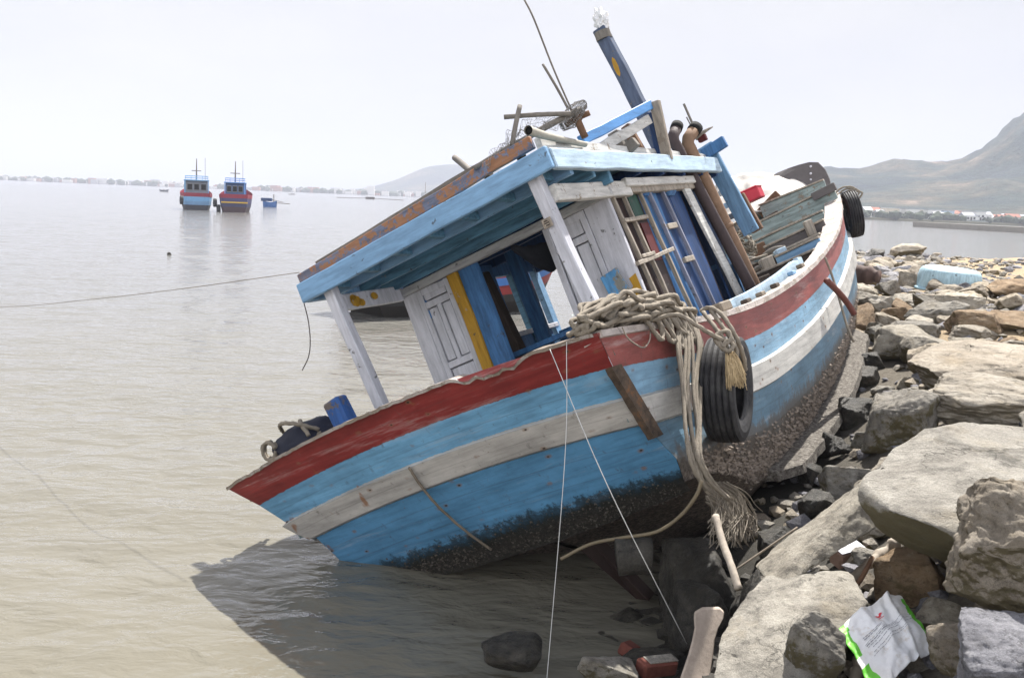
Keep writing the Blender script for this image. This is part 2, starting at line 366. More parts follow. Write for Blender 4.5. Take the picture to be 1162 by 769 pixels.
c = t.ramp(hz, [(.0, (.035, .032, .026)), (.55, (.06, .055, .045)), (1.0, (.16, .14, .11))])
sand = t.mix(t.noise(v, 3, 7, .7), (.30, .22, .13), (.46, .36, .235))
c = t.mix(t.ramp(t.math('ADD', t.math('SUBTRACT', hz, .92), 0), [(.35, 0.0), (.55, 1.0)]), c, sand)
c = t.mix(.6, c, t.ramp(t.noise(v, 30, 6, .8), [(.35, .4), (.65, 1.3)]), 'MULTIPLY')
o = mb.build('ground', t.out(c, .95, t.bump(t.noise(v, 14, 8, .8), .9, .06)), smooth=True); tag(o, kind='structure')

# water: one sheet, fine near the camera, out to the horizon
rs = [0.3]
while rs[-1] < 150: rs.append(rs[-1] * 1.012 + .008)
while rs[-1] < 9000: rs.append(rs[-1] * 1.12)
na = 330; angs = [rad(-62 + 124 * i / na) for i in range(na + 1)]
angs += [rad(62 + 236 * i / 40) for i in range(1, 40)]; NA = len(angs)
mb = MB(); vs = [(0, 0, 0)]
def wave(x, y, r):
    k = 1 - sm(70, 150, r)
    if k <= 0: return 0
    q = .026 * noise.noise((x * .55 + y * .12, y * 1.25 - x * .2, 0)) + .018 * noise.noise((x * 1.5 + 9, y * 3.1 + x * .3, 2)) + .008 * noise.noise((x * 4.2, y * 7, 5))
    return q * k * (.55 + .45 * sm(-.5, -3.0, 0 if False else min(0, shore_s(x, y))))
for r in rs:
    for a in angs:
        x, y = r * math.sin(a), r * math.cos(a); vs.append((x, y, wave(x, y, r)))
fs = [(0, 1 + (i + 1) % NA, 1 + i) for i in range(NA)]
for j in range(len(rs) - 1):
    for i in range(NA):
        a = 1 + j * NA + i; b = 1 + j * NA + (i + 1) % NA; fs.append((a, b, b + NA, a + NA))
mb.add(vs, fs)
t = N('muddy water'); v = t.coord(scale=(1, 1.6, 1)); v2 = t.coord(scale=(.6, 1.1, 1))
sp = t.n('ShaderNodeSeparateXYZ'); cc = t.n('ShaderNodeTexCoord'); t.l(cc.outputs['Object'], sp.inputs[0])
near = t.ramp(t.math('DIVIDE', t.math('ADD', sp.outputs[1], t.math('MULTIPLY', t.noise(v2, .35, 5, .6), 9)), 40), [(.2, 0.0), (.75, 1.0)])
c = t.mix(near, t.mix(t.noise(v2, .5, 5, .6), (.128, .117, .088), (.17, .156, .12)), (.14, .138, .128))
t.b.inputs['IOR'].default_value = 1.33; t.b.inputs['Specular IOR Level'].default_value = .5
b = t.bump(t.noise(v2, .9, 4, .55), .6, .16); b = t.bump(t.noise(v, 2.6, 4, .5, .4), .8, .06, b); b = t.bump(t.noise(v, 9, 3, .5, .3), .4, .010, b)
M['water'] = t.out(c, .09, b)
o = mb.build('water', M['water'], smooth=True); tag(o, kind='structure')

def hill(name, prof, d0, d1, mat, dmax, seed, rough=.14, nu=150, nd=46):
    """terrain with a ridge line: prof = [(pixel u, ridge height px above horizon)], rising from d0 to the ridge at d1, falling to dmax"""
    us = np.linspace(prof[0][0], prof[-1][0], nu); vs = []
    ds = list(np.linspace(d0, d1, int(nd * .7))) + list(np.linspace(d1, dmax, nd - int(nd * .7) + 1))[1:]
    for d in ds:
        for u in us:
            h = spl(u, [p[0] for p in prof], [p[1] for p in prof]) / FPX * d1
            a = math.atan((u - 581) / FPX); x = d * math.tan(a); y = d
            q = (d - d0) / (d1 - d0) if d <= d1 else 1 - (d - d1) / (dmax - d1)
            z = h * (q ** 1.25 if d <= d1 else max(0, q) ** .8)
            nn = noise.fractal((x / (d1 * .09) + seed, y / (d1 * .12), seed), 1, 2.1, 6)
            vs.append((x, y, z * (1 + rough * 1.6 * nn * min(1, q * 2)) + h * rough * .3 * nn * min(1, q * 3) + .5))
    fs = [(j * nu + i, j * nu + i + 1, (j + 1) * nu + i + 1, (j + 1) * nu + i) for j in range(len(ds) - 1) for i in range(nu - 1)]
    mb = MB(); mb.add(vs, fs); o = mb.build(name, mat, smooth=True); return tag(o, kind='structure')
t = N('wooded hillside'); v = t.coord()
c = t.ramp(t.noise(v, .012, 8, .68), [(.36, (.016, .028, .042)), (.5, (.03, .05, .045)), (.62, (.10, .09, .065)), (.72, (.34, .25, .19))])
c = t.mix(.7, c, t.ramp(t.noise(v, .11, 6, .8), [(.35, .35), (.65, 1.4)]), 'MULTIPLY')
M['hill'] = t.out(c, 1.0, t.bump(t.noise(v, .09, 6, .8), .9, 6))
hill('hills', [(640, 1), (760, 16), (860, 36), (930, 46), (985, 52), (1040, 64), (1080, 75), (1105, 93), (1130, 112), (1162, 129), (1230, 150), (1330, 172), (1480, 140), (1650, 60)], 480, 900, M['hill'], 1500, 3.3, nu=190)
hill('hills', [(300, 0.5), (400, 5), (440, 15), (480, 31), (520, 36), (570, 34), (640, 20), (740, 6), (820, .5)], 1900, 2300, M['hill'], 3000, 8.1, .08, nu=70, nd=20)
# low far shore, and the town that reads as one strip
hill('terrain', [(-260, 3.4), (0, 3.2), (200, 2.8), (420, 2.6), (620, 2), (800, 1)], 1500, 1560, M['hill'], 1900, 5.1, .2, nu=120, nd=10)
mb = MB(); tm = MB(); random.seed(21)
for i in range(420):
    u = random.uniform(-250, 790); d = random.uniform(1465, 1530); a = math.atan((u - 581) / FPX)
    s_ = random.uniform(4, 9); h = random.choice([3, 3.5, 4, 5, 6, 8]) * (1.6 if random.random() < .07 else 1)
    mb.box((d * math.tan(a), d, h / 2 + .3), (s_ * 1.3, s_, h), mi=random.choice([0, 0, 1, 2]))
o = mb.build('far_town', [plain('far white wall', (.62, .60, .57), .9), plain('far grey wall', (.35, .35, .36), .9), plain('far red roof', (.33, .15, .10), .9)])
tag(o, 'pale strip of far town buildings along the horizon left of the wreck', 'town', kind='stuff')
bm = bmesh.new()
for i in range(380):
    u = random.uniform(-250, 790); d = random.uniform(1460, 1540); a = math.atan((u - 581) / FPX); r_ = random.uniform(2.2, 5)
    bmesh.ops.create_icosphere(bm, subdivisions=1, radius=r_, matrix=Matrix.Translation((d * math.tan(a), d, r_ * .75)) @ Matrix.Diagonal((1.5, 1, 1, 1)))
for q in bm.verts: q.co += Vector((noise.noise(q.co * .5), noise.noise(q.co * .5 + Vector((9, 0, 0))), noise.noise(q.co * .6 + Vector((0, 9, 0))))) * 1.2
me = bpy.data.meshes.new('far_trees'); bm.to_mesh(me); bm.free(); me.materials.append(plain('far foliage', (.05, .07, .04), 1, .4, .3))
o = bpy.data.objects.new('far_trees', me); COL.objects.link(o); tag(o, 'hazy line of far trees mixed into the town on the horizon', 'trees', kind='stuff')

# ------------------------------------------------------------------ the stranded boat
boat = empty('fishing_boat', 'stranded wooden fishing boat heeled over on the rocks, striped red, blue and white', 'fishing boat', mat=BMAT)
HBX = [0, 1.5, 3, 4.5, 6, 7.5, 8.5, 9.5, 10.3, 10.9, 11.25, 11.45]; HBV = [1.63, 1.75, 1.82, 1.84, 1.79, 1.67, 1.55, 1.36, 1.08, .70, .36, .05]
SHX = [0, .66, 1.4, 2.2, 3, 4.1, 5.4, 7, 8.5, 9.5, 10.3, 11, 11.5]; SHV = [0, -.055, -.12, -.15, -.13, -.04, .12, .38, .72, .95, 1.12, 1.28, 1.36]
def hb(y): return spl(y, HBX, HBV)
def sheer(y): return spl(y, SHX, SHV)
ROWS = [0, .5, 1, 1.5, 1.93, 2.0, 2.5, 3.0, 3.06, 3.5, 4, 4.5, 5, 5.5, 6]
DXM = ([0, 1, 1.93, 2, 3, 3.06, 4, 5, 5.5, 6], [0, .05, .085, .045, .065, .105, .19, .42, .90, 1.8])
DZM = ([0, 1, 1.93, 2, 3, 3.06, 4, 5, 5.5, 6], [0, .24, .43, .445, .62, .635, .93, 1.32, 1.58, 1.72])
DXS = ([0, 1, 1.93, 2, 3, 3.06, 4, 5, 5.5, 6], [0, .05, .09, .06, .08, .11, .07, .12, .75, 1.6])
DZS = ([0, 1, 1.93, 2, 3, 3.06, 4, 5, 5.5, 6], [0, .225, .43, .445, .62, .635, .90, 1.06, 1.12, 1.15])
PORT = ([0, .225, .48, .66, .9, 1.1, 1.3], [-.08, .0, .05, .16, .20, .16, .0])       # the port quarter is pinched in a little
def hullpt(y, v, sg):
    k = sm(0, 2.4, y); B = hb(y); sh = sheer(y)
    dx = np.interp(v, *DXS) * (1 - k) + np.interp(v, *DXM) * k
    dz = np.interp(v, *DZS) * (1 - k) + np.interp(v, *DZM) * k
    f = 1 + max(0, y - 8) * .18
    x = B - dx * f if v < 5.9 else .03
    x = max(x, .02 + .02 * (6 - v)) if y > 9 else max(x, .03)
    dz *= 1 + .10 * max(0, y - 7)
    if y > 8.5 and v > 4: dz += (y - 8.5) * .05
    yy = y + .6 * dz * (1 - sm(0, 3.0, y)) - (.35 * dz * sm(9, 11.5, y))
    if sg < 0: x -= np.interp(dz, *PORT) * (1 - sm(0, 3.2, y))
    return A(sg * x, yy, sh - dz)
NY = 64; YS = [11.45 * i / NY for i in range(NY + 1)]; nr = len(ROWS)
mb = MB()
for sg in (1, -1):
    vs = []; at_ = []
    for y in YS:
        for r_ in ROWS:
            p = hullpt(y, r_, sg); p = p + A(sg, 0, 0) * .012 * noise.noise((y * 1.1, p[2] * 3, sg)) ; vs.append(p); at_.append(r_)
    fs = [(i * nr + k, (i + 1) * nr + k, (i + 1) * nr + k + 1, i * nr + k + 1) for i in range(NY) for k in range(nr - 1)]
    mb.add(vs, fs, 0, at_)
hull = mb.build('hull', M['hullside'], boat, attr=True)
# inner bulwark skin, deck
mb = MB()
for sg in (1, -1):
    vs = []
    for y in YS[1:]:
        s_ = sheer(y); x = max(.02, hb(y) - .10)
        for q in (0.0, .25, .55): vs.append((sg * max(.01, x - q * .15), y + .1 * (y < .4), s_ - q))
    fs = [(i * 3 + k, (i + 1) * 3 + k, (i + 1) * 3 + k + 1, i * 3 + k + 1) for i in range(NY - 1) for k in range(2)]; mb.add(vs, fs)
mb.build('bulwark', M['greygreen'], hull)
mb = MB(); vs = []
for y in YS[1:]:
    x = max(.01, hb(y) - .17); z = sheer(y) - .52
    for q in (-1, -.5, 0, .5, 1): vs.append((q * x, y + .2 * (y < .4), z + .05 * (1 - q * q)))
mb.add(vs, [(i * 5 + k, i * 5 + k + 1, (i + 1) * 5 + k + 1, (i + 1) * 5 + k) for i in range(NY - 1) for k in range(4)])
mb.build('deck', M['deckwood'], boat)
# transom
def camber(x, v): return (.095 * (1 - min(1, (abs(x) / 1.66)) ** 2)) * (1 - sm(3.4, 5, v))
mb = MB(); vs = []; at_ = []; nxx = 90; TR = [0, .06, .5, 1, 1.5, 1.93, 2, 2.5, 3, 3.06, 3.5, 4, 4.5, 5, 5.5, 6]
for v_ in TR:
    pp, ps = hullpt(0, v_, -1), hullpt(0, v_, 1)
    if v_ > 5: e = hullpt(0, 5, -1), hullpt(0, 5, 1); q = v_ - 5; pp = e[0] * 1; ps = e[1] * 1; pp[2] -= .09 * q; ps[2] -= .06 * q; pp[0] += .1 * q
    for i in range(nxx + 1):
        x = pp[0] + (ps[0] - pp[0]) * i / nxx; z = pp[2] + (ps[2] - pp[2]) * i / nxx + camber(x, v_)
        if v_ > 5: z -= .08 * (1 - (x / 1.6) ** 2) * (v_ - 5)
        y = -.6 * z - .006 + (-.035 if 1.97 < v_ < 3.03 else 0) + .006 * noise.noise((x * 2, z * 5, 1))
        if v_ == 0:                                        # splintered top edge
            z -= .060 * sm(.60, .66, x) * (1 - sm(.98, 1.2, x)) * (.8 + .5 * noise.noise((x * 14, 8, 0))) + .012 * abs(noise.noise((x * 9, 0, 0))) + .02 * max(0, noise.noise((x * 2.6, 4, 0)))
        vs.append((x, y, z)); at_.append(v_)
fs = [(j * (nxx + 1) + i, j * (nxx + 1) + i + 1, (j + 1) * (nxx + 1) + i + 1, (j + 1) * (nxx + 1) + i) for j in range(len(TR) - 1) for i in range(nxx)]
mb.add(vs, fs, 0, at_)
transom = mb.build('transom', M['hullaft'], boat, attr=True); transom['label'] = 'broad raked stern panel in red, light blue, white and blue stripes, weedy below'
mb = MB()                                                  # top of the transom: bare worn planks
for q in range(nxx):
    x0, x1 = -1.69 + 3.3 * q / nxx, -1.69 + 3.3 * (q + 1) / nxx
    f = lambda x: camber(x, 0) - (.060 * sm(.60, .66, x) * (1 - sm(.98, 1.2, x)) * (.8 + .5 * noise.noise((x * 14, 8, 0))) + .012 * abs(noise.noise((x * 9, 0, 0))) + .02 * max(0, noise.noise((x * 2.6, 4, 0))))
    j0 = .012 * noise.noise((x0 * 7, 2, 0)); j1 = .012 * noise.noise((x1 * 7, 2, 0))
    z0, z1 = f(x0), f(x1)
    mb.add([(x0, -.6 * z0 - .03 + j0, z0 + .004), (x1, -.6 * z1 - .03 + j1, z1 + .004), (x1, .10, z1 + .012), (x0, .10, z0 + .012),
            (x0, -.6 * z0 - .026 + j0, z0 - .018), (x1, -.6 * z1 - .026 + j1, z1 - .018), (x1, .16, z1 - .16), (x0, .16, z0 - .16)],
           [(0, 1, 2, 3), (0, 4, 5, 1), (3, 2, 6, 7)])
mb.build('rail', paint('bare rail wood', (.34, .30, .27), chips=.5, wood=(.20, .165, .13), axis=(.12, 1, 1)), transom)
# side rails (wide caps), white-worn wood on top of the red strake
for sg in (1, -1):
    mb = MB(); vs = []
    for i, y in enumerate(np.linspace(0.02, 11.4, 90)):
        s_ = sheer(y); B = hb(y) + .012; wd = .13 + .10 * sm(4, 8, y); wd = min(wd, max(.02, B - .02)); j = .008 * noise.noise((y * 4, sg, 0)); k = .006 * noise.noise((y * 9, 3, sg))
        vs += [(sg * (B + j), y, s_ - .03), (sg * (B + j), y, s_ + .012 + k), (sg * (B - wd), y, s_ + .022 + k), (sg * (B - wd - .01), y, s_ - .05)]
    n_ = 90; fs = [(4 * i + k, 4 * i + (k + 1) % 4, 4 * i + 4 + (k + 1) % 4, 4 * i + 4 + k) for i in range(n_ - 1) for k in range(4)] + [(0, 1, 2, 3), (4 * n_ - 4, 4 * n_ - 3, 4 * n_ - 2, 4 * n_ - 1)]
    mb.add(vs, fs)
    mb.build('rail', paint('rail top paint', (.50, .44, .40), chips=.46, wood=(.27, .23, .19), axis=(1, .12, 1)) if sg > 0 else M['cream'], boat)
# corner posts of the transom, rusty and bare
for sg in (1,):
    mb = MB(); vs = []
    for v_ in np.linspace(.95, 3.35, 14):
        k_ = (v_ - .95) / 2.4; p = hullpt(0.0, .95, sg) * (1 - k_) + hullpt(0.0, 3.35, sg) * k_ + A(0, -.012, 0); q = hullpt(.05, .95, sg) * (1 - k_) + hullpt(.05, 3.35, sg) * k_ + A(.012, 0, 0); o_ = .014 + .006 * noise.noise((v_ * 5, sg, 0)); wd = .032 + .008 * noise.noise((v_ * 3, 1, sg))
        vs += [(p[0] - sg * wd, p[1] - .046, p[2]), (p[0] + sg * o_, p[1] - .046, p[2]), (q[0] + sg * (o_ + .002), q[1], q[2])]
    mb.add(vs, [(3 * i + k, 3 * i + k + 1, 3 * i + k + 4, 3 * i + k + 3) for i in range(13) for k in range(2)])
    t = N('rusty corner'); v = t.coord(); dn = t.coord(scale=(1, 1, .2))
    c = t.ramp(t.noise(v, 9, 7, .7), [(.35, (.03, .022, .017)), (.55, (.085, .06, .042)), (.7, (.19, .085, .03))])
    o = mb.build('corner_post', t.out(c, .85, t.bump(t.noise(v, 30, 6, .7), .7, .01)), boat); o['label'] = 'bare rusty corner timber between the transom and the side'
# bilge keel plank along the starboard bottom
mb = MB(); vs = []; ysb = np.linspace(2.35, 7.6, 44)
for i, y in enumerate(ysb):
    p = hullpt(y, 5.0, 1); wd = .26 * min(1, .35 + i * .35) * min(1, .3 + (43 - i) * .2); n1 = .02 * noise.noise((y * 5, 0, 0)); n2 = .016 * noise.noise((y * 6, 4, 0))
    a = p + A(-.06, 0, .05); e = A(.93, 0, -.22)
    vs += [a + A(0, 0, .02 + n2), a + e * wd * .5 + A(0, 0, .03 + n1), a + e * (wd + n1 + .06) + A(0, 0, .0), a + e * (wd + n1 + .06) + A(-.01, 0, -.075 + n2), a + A(0, 0, -.07)]
mb.add(vs, [(5 * i + k, 5 * i + (k + 1) % 5, 5 * i + 5 + (k + 1) % 5, 5 * i + 5 + k) for i in range(43) for k in range(5)] + [(0, 1, 2, 3, 4), tuple(5 * 43 + k for k in range(5))])
t = N('barnacled plank'); v = t.coord()
c = t.ramp(t.noise(v, 30, 6, .8), [(.36, (.06, .052, .044)), (.52, (.19, .17, .145)), (.68, (.40, .375, .335))])
mb.build('bilge_keel', t.out(c, .95, t.bump(t.noise(v, 36, 6, .8), 1, .04)), boat)
# barnacle clusters standing out of the bottom
mb = MB(); random.seed(5)
for i in range(2600):
    y = random.uniform(.25, 8); v_ = random.triangular(3.9, 5.1, 4.7); p = hullpt(y, v_, 1); q = random.uniform(.006, .022)
    c0 = p + A(.004, 0, 0); k = random.uniform(0, 6)
    pts = [c0 + A(.0, math.cos(k + a) * q, math.sin(k + a) * q) for a in (0, 2.1, 4.2)]
    mb.add(pts + [c0 + A(q * random.uniform(.6, 1.5), random.uniform(-q, q), -q * .4)], [(0, 1, 3), (1, 2, 3), (2, 0, 3)])
o = mb.build('barnacles', plain('barnacle shell', (.24, .20, .165), .95, .5, 20), hull); o['kind'] = 'stuff'
mb = MB()
for i in range(1500):
    v_ = random.triangular(4.3, 5.95, 5.5); pp, ps = hullpt(0, min(v_, 5), -1), hullpt(0, min(v_, 5), 1); q = random.uniform(.05, .98); x = pp[0] + (ps[0] - pp[0]) * q; z = pp[2] + (ps[2] - pp[2]) * q - (.09 + .08 * (1 - (x / 1.6) ** 2)) * max(0, v_ - 5) + .095 * (1 - min(1, abs(x) / 1.66) ** 2) * (1 - sm(3.4, 5, v_))
    r_ = random.uniform(.003, .010) if i % 9 else .014; k = random.uniform(0, 6); c0 = A(x, -.6 * z - .004, z)
    mb.add([c0 + A(math.cos(k + a) * r_, 0, math.sin(k + a) * r_) for a in (0, 2.1, 4.2)] + [c0 + A(random.uniform(-r_, r_) * .5, -r_ * random.uniform(.6, 1.4), -r_ * .4)], [(0, 1, 3), (1, 2, 3), (2, 0, 3)])
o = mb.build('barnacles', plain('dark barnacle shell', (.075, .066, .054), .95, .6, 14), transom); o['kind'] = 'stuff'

# --- cabin
YB = 2.2
def prt(name, mat, parent=boat, bevel=.006): return lambda mb: mb.build(name, mat, parent, bevel=bevel)
roof = MB(); slat = roof
for k in range(15):                                        # fore-and-aft roof boards with narrow gaps
    x = -1.17 + k * 2.34 / 14; roof.beam((x, 1.1, 1.335), (x, 4.84, 1.335), .158, .03, jit=.003)
roof = roof.build('roof', M['teal'], boat)
z0 = .5 * (bp(340, 322, 1, 1.07)[2] + bp(345, 345, 1, 1.07)[2]); z1 = .5 * (bp(618, 169, 1, 1.07)[2] + bp(624, 189, 1, 1.07)[2])
MB().beam((-1.285, 1.07, z0), (1.275, 1.07, z1), .05, .165, n=20).build('fascia_board', M['lblue'], roof, bevel=.008)
MB().beam((1.262, 1.10, 1.305), (1.262, 4.86, 1.325), .05, .155, n=20).build('fascia_board', M['lbluefade'], roof, bevel=.008)
MB().beam((-1.262, 1.10, 1.275), (-1.262, 4.86, 1.30), .05, .155, n=20).build('fascia_board', M['lblue'], roof, bevel=.008)
for y, h, mt in ((1.42, .11, 'lblue'), (1.80, .13, 'teal'), (2.09, .17, 'teal')):
    MB().beam((-1.235, y, 1.315 - h / 2), (1.235, y, 1.315 - h / 2), .05, h, n=14).build('roof_beam', M[mt], roof, bevel=.006)
for y in (2.75, 3.3, 3.85, 4.4, 4.82): MB().beam((-1.235, y, 1.27), (1.235, y, 1.27), .05, .09).build('roof_beam', M['dblue'], roof, bevel=.006)
for k in range(7):
    x = -1.05 + k * .35; MB().beam((x, 1.10, 1.285), (x + .02, 1.39, 1.25), .05, .07).build('bracket', M['teal'], roof, bevel=.005)
# upper coaming: orange-brown board aft, white boards to the sides
a, b_ = bp(341, 318, 1, 1.3), bp(604, 161, 1, 1.3)
MB().beam(a, b_, .045, .10, n=22).build('coaming_board', M['orange'], roof, bevel=.006)
MB().beam((a[0] + .2, 1.34, a[2] + .07), (b_[0] - .5, 1.34, b_[2] + .055), .03, .03, n=12).build('coaming_board', M['bamboo'], roof)
for k in range(8):
    q = (k + .5) / 8; MB().box(a + (b_ - a) * q + A(0, .06, -.03), (.05, .08, .07)).build('coaming_block', M['darkwood'], roof, bevel=.005)
a1, b1 = bp(612, 166, 0, 1.14), bp(808, 183, 0, 1.14)
MB().beam(a1 + A(0, 0, .0), b1 + A(0, 0, .0), .05, .13, n=20).build('coaming_board', M['whiteworn'], roof, bevel=.006)
MB().beam((-1.14, 1.3, 1.43), (-1.14, 4.8, 1.43), .05, .12, n=14).build('coaming_board', M['whiteworn'], roof, bevel=.006)
# aft posts and side beams
for (tp, bt, yy) in (((372, 322), (440, 475), 1.17), ((606, 200), (688, 382), 1.17)):
    p, q = bp(*tp, 1, yy), bp(*bt, 1, yy); q = q + (q - p) * .55
    MB().beam(p, q, .098, .098, up=(0, 1, 0), n=10).build('post', M['white'], boat, bevel=.008)
pt = bp(621, 253, 1, 1.10); tg = MB().box(pt, (.08, .008, .07)).build('name_tag', M['cream'], boat, bevel=.003)
tm = MB()
for k in range(3): tm.box(pt + A(-.006 + .004 * k, -.006, .016 - .016 * k), (.03 + .01 * (k % 2), .003, .005))
tm.build('lettering', M['black'], tg)
MB().beam((1.13, 1.21, 1.10), (1.13, 2.6, 1.13), .06, .13).build('side_beam', M['whiteworn'], boat, bevel=.007)
MB().beam((1.165, 2.5, 1.17), (1.165, 4.75, 1.215), .05, .075).build('side_beam', M['whiteworn'], boat, bevel=.007)
MB().beam((1.13, 2.602, 1.13), (1.13, 4.5, 1.17), .06, .09).build('side_beam', M['cream'], boat, bevel=.007)
pb = MB().beam((-1.10, 1.22, 1.11), (-1.12, 2.17, 1.11), .055, .14).build('side_beam', M['white'], boat, bevel=.007)
sp_ = MB()
for k, (y, z, s_) in enumerate(((1.45, 1.10, .075), (1.52, 1.08, .05), (1.43, 1.13, .045), (1.72, 1.12, .05))):
    pts = [(-1.068, y + s_ * (1 + .35 * noise.noise((i, k, 0))) * math.cos(i * .785), z + .7 * s_ * (1 + .35 * noise.noise((i, k, 5))) * math.sin(i * .785)) for i in range(8)]
    MB().add(pts, [tuple(range(8))]).build('paint_patch', M['yellow'], pb)
MB().beam((-1.16, YB - .03, 1.105), (1.16, YB - .03, 1.105), .06, .075, n=16).build('header', paint('grey header paint', (.42, .42, .42), axis=(.12, 1, 1)), boat, bevel=.006)
def panel_door(name, x0, x1, z0, z1, y, rows, lab=None):
    d = MB().box(((x0 + x1) / 2, y + .045, (z0 + z1) / 2), (x1 - x0, .02, z1 - z0)).build(name, M['white'], boat, bevel=.003)
    if lab: d['label'] = lab
    fr = MB(); s_ = .055
    for x in (x0 + s_ / 2, x1 - s_ / 2): fr.beam((x, y, z0), (x, y, z1), s_, .06, up=(0, 1, 0), n=3)
    zz = z0
    for i, (h, cols) in enumerate(rows):
        fr.beam((x0 + s_, y + .001, zz + .03), (x1 - s_, y + .001, zz + .03), .058, .06, n=2)
        ww = (x1 - x0 - 2 * s_) / cols
        for k in range(1, cols): fr.beam((x0 + s_ + k * ww, y + .002, zz + .06), (x0 + s_ + k * ww, y + .002, zz + h), .045, .056, up=(0, 1, 0), n=2)
        pn = MB()
        for k in range(cols):
            xa, xb = x0 + s_ + k * ww + (.011 if k == 0 else .033), x0 + s_ + (k + 1) * ww - (.011 if k == cols - 1 else .033)
            pn.box(((xa + xb) / 2, y + .006, zz + .06 + (h - .06) / 2), (xb - xa, .05, h - .06 - .022))
        pn.build('door_panel', M['white'], d, bevel=.005)
        zz += h
    fr.beam((x0 + s_, y + .001, z1 - .03), (x1 - s_, y + .001, z1 - .03), .058, .06, n=2)
    fr.build('door_frame', M['white'], d, bevel=.004); return d
# aft bulkhead: white panels, yellow and blue jambs
MB().beam((-1.05, YB, 1.07), (-1.05, YB, -.55), .16, .045, up=(0, 1, 0), n=8).build('wall_panel', M['white'], boat, bevel=.004)
panel_door('door', -.965, -.585, -.5, 1.065, YB, [(.42, 1), (.18, 2), (.20, 1), (.58, 2), (.18, 1)], 'white panelled door on the port side with blue paint spots')
for (u, v, s_) in ((483, 345, .03), (487, 357, .035), (511, 331, .03), (476, 362, .018)):
    p = bp(u, v, 1, YB - .018); MB().add([p + A(s_ * (1 + .4 * noise.noise((i, u, 0))) * math.cos(i * .785), 0, 1.3 * s_ * (1 + .4 * noise.noise((i, u, 5))) * math.sin(i * .785)) for i in range(8)], [tuple(range(8))]).build('paint_patch', M['blue'], boat)
MB().beam((-.525, YB - .02, 1.07), (-.525, YB - .02, -.55), .105, .06, up=(0, 1, 0), n=8).build('door_jamb', M['yellow'], boat, bevel=.005)
MB().beam((-.37, YB + .01, 1.07), (-.37, YB + .01, -.55), .20, .06, up=(0, 1, 0), n=8).build('door_jamb', M['blue'], boat, bevel=.005)
panel_door('door', .45, .87, -.5, 1.065, YB, [(.42, 1), (.16, 2), (.14, 1), (.60, 2), (.22, 1)], 'white panelled door on the starboard side behind the post')
MB().beam((.99, YB, 1.07), (.99, YB, -.55), .235, .045, up=(0, 1, 0), n=8).build('wall_panel', M['white'], boat, bevel=.004)
yp = MB(); yc = [(1.09, .42), (1.02, .40), (1.03, .33), (.98, .30), (1.0, .2), (.93, .17), (.95, .05), (.90, -.1), (1.1, -.1)]
yp.add([(x, YB - .0245, z) for x, z in yc], [tuple(range(len(yc)))]); yp.build('paint_patch', M['yellow'], boat)
p = bp(700, 325, 1, YB - .1); MB().beam(p + A(-.02, 0, .13), p + A(.03, 0, -.2), .17, .03, up=(0, 1, 0), n=5, jit=.015).build('broken_board', paint('flaking blue paint', (.10, .30, .55), chips=.47, wood=(.2, .2, .18)), boat, bevel=.004)
# starboard wall
XW = 1.10
def wp(u, v): return bp(u, v, 0, XW + .02)
def wbar(a, b, wd, mat, name='window_bar', dep=.035, par=boat, x=0.0):
    p, q = wp(*a), wp(*b); p[0] += x; q[0] += x; return MB().beam(p, q, wd, dep, up=(1, 0, 0), n=6).build(name, M[mat], par, bevel=.004)
def wallp(name, ya, yb, z0, z1, mat, x=XW - .02): return MB().box((x, (ya + yb) / 2, (z0 + z1) / 2), (.022, yb - ya, z1 - z0)).build(name, M[mat], boat, bevel=.003)
wn = wallp('window', 2.23, 2.86, -.55, 1.12, 'maroon'); wn['label'] = 'cream barred lattice window with maroon and green boards behind'
MB().box((XW - .003, 2.70, 1.0), (.012, .2, .22)).build('pane', M['green'], wn)
MB().box((XW - .003, 2.74, .66), (.012, .17, .34)).build('pane', M['redpaint'], wn)
for a_, b2 in (((692, 217), (768, 386)), ((704, 215), (774, 372)), ((722, 211), (798, 380))): wbar(a_, b2, .032, 'cream', par=wn)
wbar((706, 251), (733, 247), .035, 'cream', par=wn, x=.012); wbar((722, 300), (762, 283), .035, 'cream', par=wn, x=.012); wbar((726, 292), (740, 288), .03, 'cream', par=wn, x=.014)
wallp('wall_panel', 2.862, 3.30, -.55, 1.16, 'blue'); wn = wallp('window', 3.302, 3.62, -.55, 1.16, 'dblue', XW - .024)
wn['label'] = 'tall deep blue window with grey ladder-like bars'
wallp('wall_panel', 3.622, 3.93, -.55, 1.17, 'dblue')
for y in (3.05, 3.62): MB().beam((XW + .005, y - .11, 1.13), (XW + .005, y + .11, 1.13), .08, .12).build('valance', M['blue'], boat, bevel=.03)
wbar((735, 216), (812, 385), .03, 'slate', par=wn, x=.0); wbar((750, 214), (822, 370), .03, 'slate', par=wn, x=.0)
for a_, b2 in (((756, 258), (766, 256)), ((775, 296), (785, 293))): wbar(a_, b2, .05, 'cream', par=wn, x=.01)
wallp('wall_panel', 3.932, 4.02, -.55, 1.17, 'maroon', XW - .04)
wbar((772, 207), (846, 352), .17, 'whiteworn', 'wall_panel', .03, boat, .02)
wallp('wall_panel', 4.25, 4.6, -.55, 1.17, 'dblue', XW - .04)
